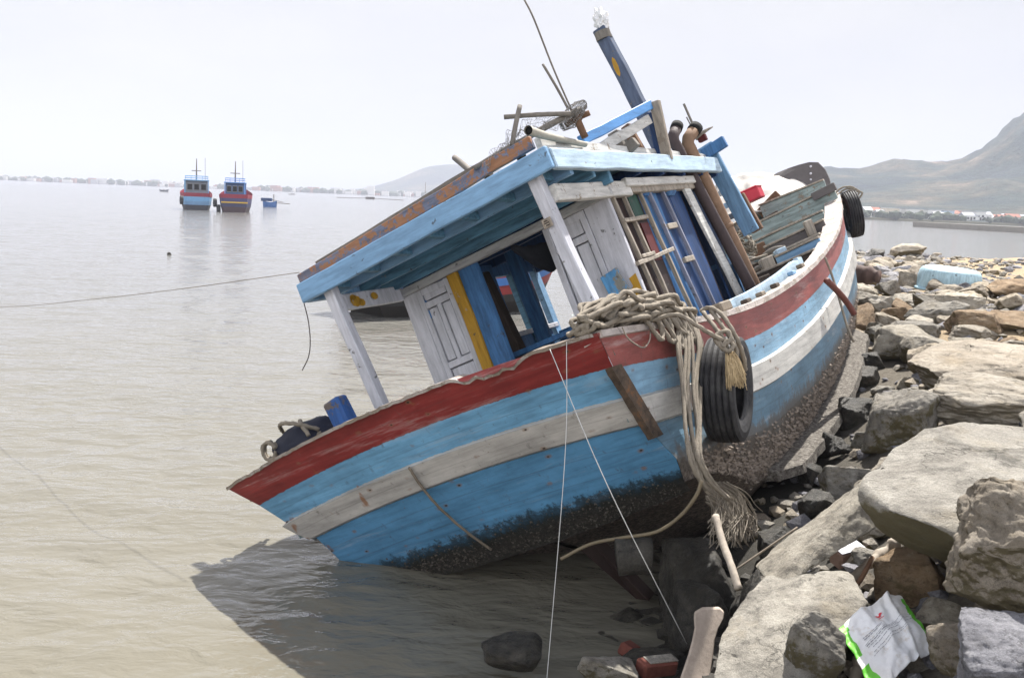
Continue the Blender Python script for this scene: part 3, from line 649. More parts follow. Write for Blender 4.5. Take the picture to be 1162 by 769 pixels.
# port wall and fore bulkhead: sills, posts and open windows
MB().box((-1.10, 3.42, -.05), (.03, 2.35, 1.0)).build('wall_panel', M['blue'], boat)
MB().beam((-1.10, 2.25, .47), (-1.10, 4.75, .47), .08, .05).build('window_sill', M['white'], boat, bevel=.005)
MB().beam((-1.10, 2.25, 1.19), (-1.10, 4.75, 1.19), .06, .14).build('top_plate', M['blue'], boat, bevel=.005)
for y, wd, mt in ((2.6, .1, 'blue'), (3.15, .14, 'dblue'), (3.75, .12, 'blue'), (4.2, .12, 'teal'), (4.72, .12, 'lblue')):
    MB().beam((-1.10, y, 1.15), (-1.10, y, -.5), wd, .07, up=(1, 0, 0)).build('window_post', M[mt], boat, bevel=.005)
MB().box((0, 4.72, -.1), (2.14, .03, .85)).build('bulkhead', M['blue'], boat)
MB().beam((-1.05, 4.70, .36), (1.05, 4.70, .36), .09, .05).build('window_sill', M['blue'], boat, bevel=.005)
MB().beam((-1.05, 4.71, 1.17), (1.05, 4.71, 1.17), .06, .16).build('top_plate', M['dblue'], boat, bevel=.005)
for x, wd, mt in ((-.62, .14, 'blue'), (-.12, .1, 'teal'), (.42, .12, 'lblue'), (.88, .24, 'dblue')):
    MB().beam((x, 4.70, 1.12), (x, 4.70, -.3), wd, .06, up=(0, 1, 0)).build('window_post', M[mt], boat, bevel=.005)
p, q = bp(545, 312, 1, 3.0), bp(590, 405, 1, 3.0); MB().beam(p, q + (q - p) * .5, .16, .12, up=(0, 1, 0)).build('pillar', M['darkwood'], boat, bevel=.01)
MB().beam((-.45, 3.2, 1.2), (-.45, 3.2, -.5), .15, .06, up=(0, 1, 0)).build('pillar', M['blue'], boat, bevel=.006)
MB().beam((-.75, 2.7, .22), (1.05, 2.75, .22), .14, .05).build('shelf', M['blue'], boat, bevel=.006)
# --- roof top
MB().beam(bp(660, 160, 1, 2.05), bp(738, 119, 1, 3.5), .05, .085).build('roof_rail', paint('bright blue paint', (.07, .22, .48), chips=.36, grime=.3, axis=(1, .12, 1)), roof, bevel=.006)
MB().beam(bp(676, 172, 1, 2.3), bp(737, 135, 1, 3.46), .03, .09, n=10).build('roof_rail', M['whiteworn'], roof, bevel=.006)
MB().beam(bp(743, 115, 1, 3.5), bp(758, 182, 1, 3.5), .095, .05, up=(0, 1, 0)).build('roof_post', M['cream'], roof, bevel=.006)
MB().beam(bp(737, 128, 1, 3.54), bp(748, 180, 1, 3.54), .05, .04, up=(0, 1, 0)).build('roof_post', M['dblue'], roof, bevel=.006)
for (a_, b2, y, wd, mt) in (((696, 150), (708, 176), 3.0, .10, 'bamboo'), ((710, 143), (731, 178), 3.3, .085, 'brownwood'), ((706, 152), (716, 170), 3.4, .07, 'bamboo'), ((712, 170), (722, 160), 2.9, .09, 'bamboo')):
    MB().beam(bp(*a_, 1, y), bp(*b2, 1, y), wd, .07, up=(0, 1, 0)).build('roof_post', M[mt], roof, bevel=.006)
MB().beam((1.0, 1.95, 1.42), (1.05, 3.2, 1.45), .25, .06).build('roof_plank', M['whiteworn'], roof, bevel=.006)
pv = [(602, 151, .98), (615, 153, 1.2), (635, 158, 1.5), (664, 164, 1.95)]; pv = [bp(u, v, 1, y) for u, v, y in pv]
pp = MB().tube(cat_pts([pv[0] + A(0, -.02, .02)] + pv[1:], 5), lambda q: .034 - .012 * q, 14, cap=False).build('pipe', M['pvc'], roof, smooth=True); pp['label'] = 'short grey plastic pipe with its open end facing aft'
d0 = cat_pts([pv[0] + A(0, -.0, .02), pv[1]], 3); MB().tube(d0, .0285, 14).build('pipe_bore', M['black'], pp, smooth=True)
for (a_, ya, b2, yb, r_, mt) in (((572, 133), 1.5, (648, 129), 1.7, .020, 'bamboo'), ((590, 120), 1.52, (581, 165), 1.35, .020, 'bamboo'), ((538, 191), 1.25, (600, 155), 1.55, .02, 'bamboo'), ((600, 155), 1.55, (660, 124), 1.8, .026, 'bamboo'),
        ((516, 179), 1.9, (540, 200), 1.5, .026, 'bamboo'), ((642, 142), 1.8, (669, 128), 1.85, .024, 'brownwood'), ((650, 125), 1.8, (664, 156), 1.8, .03, 'brownwood')):
    MB().tube(cat_pts([bp(*a_, 1, ya), (bp(*a_, 1, ya) + bp(*b2, 1, yb)) / 2 + A(0, 0, .006), bp(*b2, 1, yb)], 4), r_, 8).build('roof_pole', M[mt], roof, smooth=True)
for pts, r_ in ((((594, -2), (606, 22), (628, 78), (649, 126)), .0075), (((616, 73), (632, 100), (645, 124)), .011)):
    k = len(pts); MB().tube(cat_pts([bp(u, v, 1, 1.82) for u, v in pts], 6), r_, 6).build('antenna', M['bamboo'], roof, smooth=True)
# fishing net tangled on the poles: a real mesh of twine
def net_obj(pts_fn, nu, nv, thick, mat):
    bm = bmesh.new(); vv = [[bm.verts.new(pts_fn(i / nu, j / nv)) for j in range(nv + 1)] for i in range(nu + 1)]
    for i in range(nu):
        for j in range(nv):
            if (i * 7 + j * 13) % 11: bm.faces.new((vv[i][j], vv[i + 1][j], vv[i + 1][j + 1], vv[i][j + 1]))
    me = bpy.data.meshes.new('fishing_net'); bm.to_mesh(me); bm.free(); me.materials.append(mat)
    o = bpy.data.objects.new('fishing_net', me); COL.objects.link(o)
    wf = o.modifiers.new('twine', 'WIREFRAME'); wf.thickness = thick; wf.use_even_offset = False
    return o
def netp(a, b):
    u0, v0 = 552 + 100 * a, 180 - 52 * a; p = bp(u0, v0, 1, 1.3 + .5 * a)
    h = .14 * math.sin(math.pi * min(1, a * 1.1)) + .03
    return Vector(p + A(.02 * noise.noise((a * 14, b * 9, 0)), (b - .5) * .25 + .05 * noise.noise((a * 9, b * 7, 3)), h * b * 1.2 - .05 + .07 * noise.noise((a * 13, b * 6, 7))))
o = net_obj(netp, 40, 9, .0035, M['net']); o.matrix_world = BMAT; tag(o, 'torn grey fishing net snagged on the bamboo poles on the cabin roof', 'fishing net')
def netb(a, b):
    p = bp(652, 130, 1, 1.8); th = b * 6.28; q = .02 + .055 * math.sin(math.pi * a) + .02 * noise.noise((a * 9, b * 8, 1))
    return Vector(p + A((a - .55) * .26, math.cos(th) * q, math.sin(th) * q + .08 * (a - .5)))
o = net_obj(netb, 22, 16, .006, M['net']); o.matrix_world = BMAT; tag(o, 'bunched grey netting knotted where the roof poles cross', 'netting')
# pipes at the fore end of the cabin
for (tp, kn, bt, y0, y1, r_, mt, lab) in (((768, 144), (763, 157), (853, 328), 4.30, 4.42, .055, 'darkpipe', 'dark exhaust pipe with an elbow top'), ((789, 146), (779, 160), (859, 330), 4.48, 4.62, .062, 'rustpipe', 'rusty brown exhaust pipe')):
    k_, b2 = bp(*kn, 1, y0 - .1), bp(*bt, 1, y1); k2 = k_ + (b2 - k_) * .04; top = bp(*tp, 1, y0 + .05)
    pts = cat_pts([k2, k2 + (b2 - k2) * .33, k2 + (b2 - k2) * .66, b2, b2 + (b2 - k2) * .2], 6)
    po = MB().tube([top, k_ * .8 + top * .2, k_ * .5 + k2 * .5] + pts, r_, 14).build('exhaust_pipe', M[mt], boat, smooth=True); po['label'] = lab
    d = (top - k_) / np.linalg.norm(top - k_); MB().tube([top - d * .05, top + d * .03], r_ * 1.12, 14).build('pipe_mouth', M['black'], po, smooth=True)
    if mt == 'rustpipe': c_ = pts[10]; e = (pts[11] - pts[10]); e /= np.linalg.norm(e); MB().tube([c_ - e * .02, c_ + e * .02], r_ * 1.15, 14).build('pipe_clamp', M['rustpipe'], po, smooth=True)
# leaning light blue mast support and small things at the fore roof edge
a_, b2 = bp(800, 165, 1, 5.0), bp(852, 262, 1, 5.0)
MB().beam(a_, b2 + (b2 - a_) * .02, .17, .06, up=(0, 1, 0)).build('stanchion', paint('sky blue paint', (.15, .28, .43), chips=.38, grime=.4), boat, bevel=.008)
MB().beam(bp(798, 176, 1, 4.95), bp(823, 160, 1, 4.95), .06, .12).build('crosspiece', M['blue'], boat, bevel=.006)
MB().beam(bp(838, 222, 1, 5.5), bp(860, 262, 1, 5.5), .13, .07, up=(0, 1, 0)).build('stanchion', M['brownwood'], boat, bevel=.008)
MB().tube([bp(776, 118, 1, 4.6), bp(790, 150, 1, 4.6)], .013, 6).build('antenna', M['bamboo'], boat)
MB().tube([bp(779, 133, 1, 4.6), bp(788, 150, 1, 4.6)], .007, 6).build('antenna', M['bamboo'], boat)
MB().tube(cat_pts([bp(789, 157, 1, 4.7), bp(800, 149, 1, 4.7), bp(809, 144, 1, 4.7)], 3), lambda q: .03 * (1 - q * .8), 6).build('roof_pole', M['cream'], boat)
MB().box(bp(788, 148, 1, 4.62), (.10, .06, .08)).build('lamp_box', M['maroon'], boat, bevel=.008); MB().box(bp(797, 157, 1, 4.72), (.09, .06, .07)).build('lamp_box', M['redpaint'], boat, bevel=.008)
for k, (u, v) in enumerate(((812, 222), (818, 236), (815, 250), (826, 247), (830, 262))):
    MB().beam(bp(u - 9, v + 4, 1, 5.3), bp(u + 9, v - 4, 1, 5.3), .05, .06).build('step', M[('whiteworn', 'lbluefade', 'dblue', 'metal', 'cream')[k]], boat, bevel=.005)
# mast
a_, b2 = bp(681, 33, 0, .2), bp(752, 172, 0, .2); YM = (a_[1] + b2[1]) / 2
a_, b2 = bp(681, 33, 1, YM), bp(752, 172, 1, YM)
ms = MB().beam(a_, b2 + (b2 - a_) * 1.2, .165, .15, up=(0, 1, 0), n=20).build('mast', paint('grey blue mast paint', (.075, .10, .16), chips=.38, grime=.5, wood=(.14, .12, .1)), boat, bevel=.012)
p = bp(699, 76, 1, YM - .078); MB().add([p + A(.032 * math.cos(i * .785) * (1 + .5 * noise.noise((i, 0, 0))), 0, .13 * math.sin(i * .785) * (1 + .4 * noise.noise((i, 4, 0)))) for i in range(8)], [tuple(range(8))]).build('paint_patch', M['yellow'], ms)
MB().tube([bp(683, 36, 1, YM - .02), bp(686, 45, 1, YM - .02)], .10, 12).build('lashing', M['bamboo'], ms)
bm = bmesh.new(); bmesh.ops.create_icosphere(bm, subdivisions=4, radius=1)
for q in bm.verts:
    n1 = noise.fractal(q.co * 2.2, 1, 2, 4); q.co = Vector((q.co.x * .085, q.co.y * .085, q.co.z * .14)) * (1 + .5 * n1)
me = bpy.data.meshes.new('mast_wrap'); bm.to_mesh(me); bm.free(); me.materials.append(plain('white plastic rag', (.7, .7, .7), .6, .2, 20, .5))
o = bpy.data.objects.new('mast_wrap', me); COL.objects.link(o); o.parent = ms; o.location = bp(682, 23, 1, YM); o['label'] = 'ragged white plastic tied round the mast head'
# --- fore deck: cross boards of the fish hold, near to far
def cross(y, ul, vl, ur, vr, h, mat, th=.05, nm='hold_board'):
    p, q = bp(ul, vl, 1, y), bp(ur, vr, 1, y); up = A(0, 0, 1)
    MB().beam(p - A(0, 0, h / 2), q - A(0, 0, h / 2), th, h, n=10, jit=.006).build(nm, M[mat], boat, bevel=.006)
    MB().beam(p + A(0, 0, .013), q + A(0, 0, .013), th + .05, .025, n=10, jit=.005).build('board_cap', M['cream'], boat, bevel=.004)
for args in ((8.9, 832, 268, 946, 212, .34, 'greygreen'), (8.1, 838, 283, 934, 240, .22, 'greygreen'), (7.3, 868, 282, 935, 250, .16, 'greyboard'), (6.7, 845, 305, 931, 266, .20, 'darkwood'), (6.2, 880, 292, 930, 270, .14, 'lblue'), (5.6, 846, 318, 925, 284, .20, 'darkwood'), (9.6, 862, 234, 935, 205, .22, 'greygreen')):
    cross(*args)
MB().beam(bp(922, 224, 1, 8.84), bp(948, 211, 1, 8.84), .06, .11).build('hold_board', M['greyboard'], boat, bevel=.006)
MB().beam(bp(850, 262, 1, 9.4), bp(884, 243, 1, 9.4), .05, .12).build('hold_board', M['darkwood'], boat, bevel=.006)
MB().beam(bp(862, 243, 1, 9.8), bp(884, 220, 1, 9.8), .06, .14).build('hold_board', M['brownwood'], boat, bevel=.006)
MB().box((.2, 6.9, .05), (2.5, 3.8, .03)).build('hold_cover', M['deckwood'], boat)
for (u, v, y, dx, dy, dz, mt) in ((862, 285, 8.0, .18, .2, .2, 'brownwood'), (873, 274, 8.3, .12, .1, .14, 'redpaint'), (882, 272, 8.3, .16, .12, .12, 'cream'), (886, 288, 6.6, .12, .3, .12, 'lbluefade'), (919, 259, 7.2, .1, .12, .2, 'cream'), (872, 303, 6.0, .14, .3, .22, 'cream'), (915, 290, 5.9, .25, .5, .06, 'greyboard'), (858, 322, 5.4, .3, .3, .1, 'darkwood')):
    MB().box(bp(u, v, 1, y), (dx, dy, dz), Matrix.Rotation(.4, 3, 'Z')).build('block', M[mt], boat, bevel=.01)
random.seed(52)
for k in range(16):
    u, v = random.uniform(846, 915), random.uniform(262, 312); y = 9.0 - (v - 255) * .055; ln = random.uniform(12, 38); sl = random.uniform(-.55, -.25) if k % 3 else random.uniform(.2, 1.2)
    q0, q1 = bp(u, v, 1, y), bp(u + ln, v + ln * sl, 1, y - .15)
    if k % 4 == 3: MB().tube(cat_pts([q0, (q0 + q1) / 2 + A(0, 0, .03), q1], 5), random.uniform(.015, .035), 7).build('pole', M['bamboo'], boat, smooth=True)
    else: MB().beam(q0, q1, random.uniform(.05, .14), random.uniform(.02, .06), jit=.01).build('loose_board', M[random.choice(['oldwood', 'brownwood', 'darkwood', 'deckwood', 'cream', 'greygreen', 'lblue'])], boat, bevel=.005)
ln = MB()
for k in range(7): ln.tube(cat_pts([bp(843 + 9 * math.cos(a + k) + k, 268 + 8 * math.sin(a * 1.2 + k) + k * 2.5, 1, 7.2) + A(0, .05 * math.sin(a * 3 + k), 0) for a in np.linspace(0, 5.5, 9)], 4), .014, 6)
ln.build('rope_coil', M['rope'], boat, smooth=True)
# blue wash-board on the starboard rail
st = MB(); pts = [(y, sheer(y)) for y in np.linspace(2.2, 5.0, 16)]
for i in range(15):
    y0, s0 = pts[i]; y1, s1 = pts[i + 1]; h0 = .10 * min(1, i * .5 + .3); h1 = .10 * min(1, (i + 1) * .5 + .3) * (1 if i < 13 else .7)
    xa, xb = hb(y0) - .17, hb(y1) - .17
    st.add([(xa, y0, s0 + .005), (xb, y1, s1 + .005), (xb, y1, s1 + h1), (xa, y0, s0 + h0), (xa - .05, y0, s0 + .005), (xb - .05, y1, s1 + .005), (xb - .05, y1, s1 + h1), (xa - .05, y0, s0 + h0)], [(0, 1, 2, 3), (4, 7, 6, 5), (3, 2, 6, 7), (0, 3, 7, 4), (1, 5, 6, 2)])
st.build('wash_board', M['lbluefade'], boat, bevel=.004)
for y in (2.6, 3.0, 3.45, 4.1, 4.5): MB().box((hb(y) - .10, y, sheer(y) + .035), (.06, .12, .04)).build('cleat', M[random.choice(['darkwood', 'lblue', 'oldwood'])], boat, bevel=.008)
MB().box((hb(2.25) - .16, 2.2, sheer(2.25) + .06), (.10, .26, .08)).build('cleat', M['oldwood'], boat, bevel=.012)
# port quarter bitt
bt_ = MB().beam(bp(379, 453, 1, .35), bp(402, 498, 1, .35), .155, .13, up=(0, 1, 0), n=5).build('bitt', paint('bitt blue paint', (.025, .09, .28), chips=.475, wood=(.11, .09, .08), axis=(1, 1, .12)), boat, bevel=.015); bt_['label'] = 'short square blue post on the port quarter'
# rudder under the stern
p = [on_z(655, 622, .42), on_z(676, 618, .42), on_z(737, 682, .05), on_z(722, 680, .02)]
rd = MB(); th = A(.06, .10, .02)
rd.add([np.linalg.inv(BM) @ (q - BO) for q in p + [q + th for q in p]], [(0, 1, 2, 3), (4, 7, 6, 5), (0, 4, 5, 1), (1, 5, 6, 2), (2, 6, 7, 3), (3, 7, 4, 0)])
rd.build('rudder', wood('wet red rudder wood', (.035, .02, .016)), boat, bevel=.01)
# weather board and white tarp at the bow
bwd = [(873, 201), (882, 196), (894, 191), (906, 187), (918, 184), (928, 184), (936, 192), (941, 203), (943, 213), (928, 216), (908, 214), (890, 209), (878, 205)]
P = [bp(u, v, 1, 11.05 - .35 * abs(i - 5) / 8) for i, (u, v) in enumerate(bwd)]; n_ = len(P)
MB().add(P + [q + A(0, .05, 0) for q in P], [tuple(range(n_)), tuple(range(2 * n_ - 1, n_ - 1, -1))] + [(i, (i + 1) % n_, (i + 1) % n_ + n_, i + n_) for i in range(n_)]).build('weather_board', M['greyboard'], boat, bevel=.006)
for (u, v) in ((920, 189), (920, 197), (920, 204)): MB().box(bp(u, v, 1, 10.9), (.035, .02, .035)).build('nail_hole_light', M['white'], boat, bevel=.008)  # white blocks stand in for daylight showing through nail holes in the board
def drape(name, u0, u1, top, bot, y0, y1, nu=40, nv=16, mat='tarpw'):
    vs = []
    for i in range(nu + 1):
        a = i / nu; u = u0 + (u1 - u0) * a
        for j in range(nv + 1):
            b = j / nv; v = top(a) + (bot(a) - top(a)) * b; y = y1 + (y0 - y1) * b
            p = bp(u, v, 1, y); q = .05 * noise.noise((a * 9 + b * 3, b * 5 - a * 4, 2)) + .025 * noise.noise((a * 22, b * 9 + a * 9, 5)); vs.append(p + A(0, -q, q * .7))
    mb = MB(); mb.add(vs, [(i * (nv + 1) + j, (i + 1) * (nv + 1) + j, (i + 1) * (nv + 1) + j + 1, i * (nv + 1) + j + 1) for i in range(nu) for j in range(nv)])
    o = mb.build(name, M[mat], smooth=True); o.matrix_world = BMAT
    so_ = o.modifiers.new('cloth', 'SOLIDIFY'); so_.thickness = .012; return o
o = drape('tarpaulin', 812, 944, lambda a: 207 - 12 * math.sin(math.pi * min(1, a * 1.25)) ** .7 + 8 * a * a, lambda a: 252 - 30 * a, 9.7, 10.9)
tag(o, 'crumpled off-white tarpaulin spread over the bow of the stranded boat', 'tarpaulin')
o = MB(); c_ = bp(853, 222, 1, 9.25); o.box(c_, (.30, .25, .17)); o.box(c_ + A(0, 0, .09), (.32, .27, .03)); o = o.build('crate', M['redcrate'], bevel=.03); o.matrix_world = BMAT; tag(o, 'small red plastic crate on the foredeck in front of the white tarpaulin', 'crate')
# dark cloth slung under the roof
def hang(a, b):
    p = bp(588, 276, 1, 2.45) * (1 - a) + bp(643, 262, 1, 2.75) * a; sag = .30 * math.sin(math.pi * (.12 + .85 * a)) ** 1.2
    th = (b - .5) * 3.0; f = .012 * math.sin(b * 55 + a * 6) + .02 * noise.noise((a * 6, b * 10, 0))
    return p + A(0, math.sin(th) * .16, -sag * math.cos(th * .9) * (1 if True else 0) + f)
vs = [hang(i / 30, j / 24) for i in range(31) for j in range(25)]; mb = MB(); mb.add(vs, [(i * 25 + j, (i + 1) * 25 + j, (i + 1) * 25 + j + 1, i * 25 + j + 1) for i in range(30) for j in range(24)])
o = mb.build('hammock', M['tarpd'], smooth=True); o.matrix_world = BMAT; o.modifiers.new('cloth', 'SOLIDIFY').thickness = .008; tag(o, 'dark cloth hammock slung under the cabin roof of the stranded boat', 'hammock')
# bundle on the port quarter
vs = []; c_ = bp(352, 500, 1, .75); c_[2] += -.02
bm = bmesh.new(); bmesh.ops.create_icosphere(bm, subdivisions=4, radius=1)
for q in bm.verts: q.co = Vector((q.co.x * .33, q.co.y * .24, q.co.z * .18)) * (1 + .16 * noise.fractal(q.co * 1.6, 1, 2, 3))
me = bpy.data.meshes.new('bundle'); bm.to_mesh(me); bm.free(); me.materials.append(M['navy']); me.polygons.foreach_set('use_smooth', [True] * len(me.polygons))
o = bpy.data.objects.new('bundle', me); COL.objects.link(o); o.matrix_world = BMAT @ Matrix.Translation(c_); tag(o, 'navy cloth bundle lashed at the port stern corner beside the blue post', 'bundle')
ln = MB()
for k in range(3): ln.tube(cat_pts([Vector(c_) + Vector((-.05 - .3 * math.cos(a), .25 * math.sin(a * 1.3 + k), -.02 + .20 * math.sin(a) + .02 * k)) for a in np.linspace(.2, 2.9, 7)], 5), .016, 8, 3)
for k in range(2): ln.tube(cat_pts([Vector(c_) + Vector((-.24 + .07 * math.cos(a + k), -.22 + .02 * k, .06 + .07 * math.sin(a + k))) for a in np.linspace(0, 6, 9)], 4), .017, 8, 3)
o = ln.build('rope', M['rope'], smooth=True); o.matrix_world = BMAT; tag(o, 'short rope tied round the navy bundle at the port stern', 'rope')

# ------------------------------------------------------------------ fenders, ropes and lines on the boat
def bobj(mb, name, mat, label, cat, group=None, smooth=True):
    o = mb.build(name, mat, smooth=smooth); o.matrix_world = BMAT; return tag(o, label, cat, group)
def wobj(mb, name, mat, label, cat, group=None, smooth=True, kind=None, bevel=0):
    o = mb.build(name, mat, smooth=smooth, bevel=bevel); return tag(o, label, cat, group, kind)
def make_tyre(Rr, wd, mat, grooves=5):
    prof = []; hw = wd / 2                                # (axial, radius) closed loop
    n_ = grooves * 4
    for i in range(n_ + 1):
        a = -hw * .86 + 2 * hw * .86 * i / n_; prof.append((a, Rr * (1 - .03 * (a / hw) ** 2) - (.014 if i % 4 == 2 else 0)))
    prof += [(hw * .98, Rr * .91), (hw, Rr * .80), (hw * .92, Rr * .68), (hw * .80, Rr * .585), (hw * .66, Rr * .56), (hw * .55, Rr * .59), (hw * .72, Rr * .78), (hw * .6, Rr * .90)]
    prof += [(-a, r) for a, r in prof[:n_:-1]]
    mb = MB(); S = 64; k = len(prof); vs = []
    for j in range(S):
        th = 2 * math.pi * j / S
        for a, r in prof: vs.append((a, r * math.cos(th), r * math.sin(th)))
    mb.add(vs, [(j * k + i, j * k + (i + 1) % k, ((j + 1) % S) * k + (i + 1) % k, ((j + 1) % S) * k + i) for j in range(S) for i in range(k)])
    o = mb.build('tyre', mat, smooth=False); return o
c1 = bp(821, 441, 0, 1.795)
o = make_tyre(.355, .23, M['tyre']); o.matrix_world = Matrix.Translation(Vector(bw(c1)) + Vector((.02, -.02, 0))) @ Matrix.Rotation(rad(-23.5), 4, 'Z') @ Matrix.Rotation(rad(-7), 4, 'Y'); tag(o, 'large black tyre fender hung by frayed rope near the stern corner of the wreck', 'tyre')
c2 = bp(967, 243, 1, 9.35)
o = make_tyre(.33, .19, M['tyre']); o.matrix_world = BMAT @ Matrix.Translation(c2) @ Matrix.Rotation(rad(22), 4, 'Z') @ Matrix.Rotation(rad(10), 4, 'Y'); tag(o, 'small black tyre fender hung at the far bow of the wreck', 'tyre')
mb = MB()
for k in range(4):
    b0 = bp(945 + 3 * k, 222 + 2 * k, 1, 9.3); mb.tube(cat_pts([b0, b0 + A(.16, 0, .05), b0 + A(.3, .02, -.02), Vector(c2) + Vector((.02, -.12, .25 - .06 * k))], 6), .013, 6, 3)
for k in range(3): b0 = bp(940 + 3 * k, 228, 1, 9.2); mb.tube(cat_pts([b0 + A(.1 * math.cos(a), .1 * math.sin(a), .03 * k) for a in np.linspace(0, 6, 9)], 4), .014, 6, 3)
bobj(mb, 'rope', M['rope'], 'grey rope lashing the bow tyre to the far end of the rail', 'rope')

TD = float((bw(c1) - CAM) @ _f)
# heap of mooring rope on the starboard quarter rail
random.seed(11); mb = MB()
for k in range(26):
    y0 = random.uniform(.18, .95); L = random.uniform(.16, .5); wdt = random.uniform(.06, .13); z = .04 + .0095 * k * (1 - abs(y0 - .55)); ph = random.uniform(0, 6)
    pts = []
    for i in range(15):
        a = ph + i / 14 * random.uniform(5.6, 6.2); yy = y0 + L * math.cos(a); yy = max(-.02, min(1.5, yy))
        pts.append((hb(yy) - .06 + wdt * math.sin(a) + random.uniform(-.045, .045), yy, sheer(yy) + z * (1 - .5 * abs(math.cos(a))) + random.uniform(-.02, .03)))
    mb.tube(cat_pts(pts, 5), .0155, 9, 3)
for k in range(6):                                        # bights that spill down the outside
    yk = .62 + .1 * k + random.uniform(-.03, .03); x = hb(yk); s_ = sheer(yk); dp = random.uniform(.08, .20)
    mb.tube(cat_pts([(x - .10, yk - .1, s_ + .10), (x + .02, yk - .08, s_ + .05), (x + .045, yk - .02, s_ - dp), (x + .045, yk + .05, s_ - dp), (x + .03, yk + .1, s_ + .04), (x - .1, yk + .13, s_ + .11)], 6), .0155, 9, 3)
bobj(mb, 'rope_heap', M['rope'], 'tangled heap of thick beige mooring rope on the starboard stern rail', 'rope')
# strands that hang down the side to a frayed end
mb = MB()
for k in range(9):
    j = [random.uniform(-5, 5) for _ in range(7)]; e = k * .012
    P = [(769 + k * 2.6, 366, 1.72), (770 + k * 3.4 + j[0] * .6, 395, 1.75), (773 + k * 2.6 + j[1] * .6, 440, 1.735), (778 + k * 2.2 + j[2] * .5, 485, 1.73), (785 + k * 1.6 + j[3] * .5, 520, 1.73), (795 + k * 1.8 + j[4], 545, 1.72), (812 + k * 2.0 + j[5], 566, 1.72)]
    mb.tube(cat_pts([bp(u, v, 0, x + e * .5) for u, v, x in P], 7), .0125, 7, 3)
bobj(mb, 'rope', M['rope'], 'bunch of rope strands hanging from the heap down past the tyre', 'rope')
mb = MB(); random.seed(4)
for k in range(380):
    u, v = random.uniform(800, 826), random.uniform(545, 570); q = random.uniform(0, 1)
    P = [(u, v), (u + 8 + 10 * q + random.uniform(-5, 5), v + 12), (u + 8 + 22 * q + random.uniform(-6, 6), v + 24 + random.uniform(0, 12)), (u + 4 + 26 * q + random.uniform(-12, 14), v + 30 + random.uniform(0, 26))]
    x = 1.70 + random.uniform(-.04, .06); mb.tube(cat_pts([bp(a, b, 0, x) for a, b in P], 3), random.uniform(.0014, .004), 4)
bobj(mb, 'frayed_rope', M['rope'], 'frayed brush-like end of the hanging rope under the tyre', 'rope')
mb = MB(); D0 = TD - .40
for P in (((738, 364, 0), (768, 357, -.05), (792, 370, -.1), (812, 382, -.05), (826, 388, 0)), ((795, 353, .25), (806, 349, .2), (820, 358, .1), (834, 380, .02), (843, 402, .05), (846, 420, .1)), ((798, 354, .2), (812, 372, .05), (822, 386, -.02), (826, 400, 0), (826, 414, .02)), ((806, 351, .2), (817, 366, .08), (827, 380, 0), (836, 398, 0), (833, 412, .02)), ((812, 384, -.02), (820, 391, -.04), (829, 385, -.03), (826, 376, 0), (816, 378, .0), (812, 386, -.03), (822, 397, -.04)), ((818, 392, -.03), (826, 398, -.05), (832, 392, -.03), (825, 386, -.03), (820, 394, -.05))):
    mb.tube(cat_pts([at(u, v, D0 + q) for u, v, q in P], 6), .014, 8, 3)
wobj(mb, 'rope', M['rope'], 'knotted rope holding the stern tyre to the rail', 'rope')
mb = MB(); random.seed(9)
for k in range(190):
    u, v = random.uniform(823, 834), random.uniform(398, 408); q = random.uniform(-1, 1)
    mb.tube(cat_pts([at(a, b, D0 + random.uniform(-.03, .03)) for a, b in ((u, v), (u + 4 + 5 * q, v + 12), (u + 7 + 9 * q, v + random.uniform(22, 36)))], 3), random.uniform(.0015, .0035), 4)
wobj(mb, 'frayed_rope', M['ropefray'], 'yellowish frayed rope tassel hanging in front of the stern tyre', 'rope')
mb = MB(); mb.tube(cat_pts([bp(u, v, 0, 1.70) for u, v in ((706, 371), (712, 383), (722, 391), (731, 394), (737, 386), (738, 374), (736, 366))], 6), .005, 6)
bobj(mb, 'cord', M['cream'], 'thin cream cord looped over the red strake at the stern corner', 'cord')
mb = MB(); mb.tube(cat_pts([bp(u, v, 0, 1.9) for u, v in ((936, 292), (944, 312), (954, 345), (962, 372), (969, 388))], 6), .012, 6); bobj(mb, 'rope', M['rope'], 'rope trailing down the starboard bow side toward the bilge plank', 'rope')
mb = MB(); mb.tube(cat_pts([bp(u, v, 0, 1.93) for u, v in ((938, 318), (950, 330), (961, 343), (969, 356))], 6), .032, 8); bobj(mb, 'hose', plain('brown hose', (.13, .045, .035), .6), 'stiff reddish brown hose sticking out along the starboard side', 'hose')
mb = MB(); mb.tube(cat_pts([bp(u, v, 1, 1.05) for u, v in ((345, 344), (350, 365), (352, 388), (350, 405), (343, 420))], 5), .0045, 5); bobj(mb, 'wire', M['darkpipe'], 'thin dark wire dangling from the port corner of the cabin roof', 'wire')
mb = MB(); P = []
for u, v in ((467, 529), (480, 549), (500, 573), (530, 600), (560, 622)):
    d = BM.T @ pray(u, v); c = BM.T @ (CAM - BO); t_ = -((c[1] + .6 * c[2]) + .035) / (d[1] + .6 * d[2]); P.append(c + d * t_ + A(0, -.03, 0))
mb.tube(cat_pts(P, 6), .010, 6, 3); bobj(mb, 'rope', M['oldwood'], 'old brown rope lying slantwise across the stern stripes', 'rope')

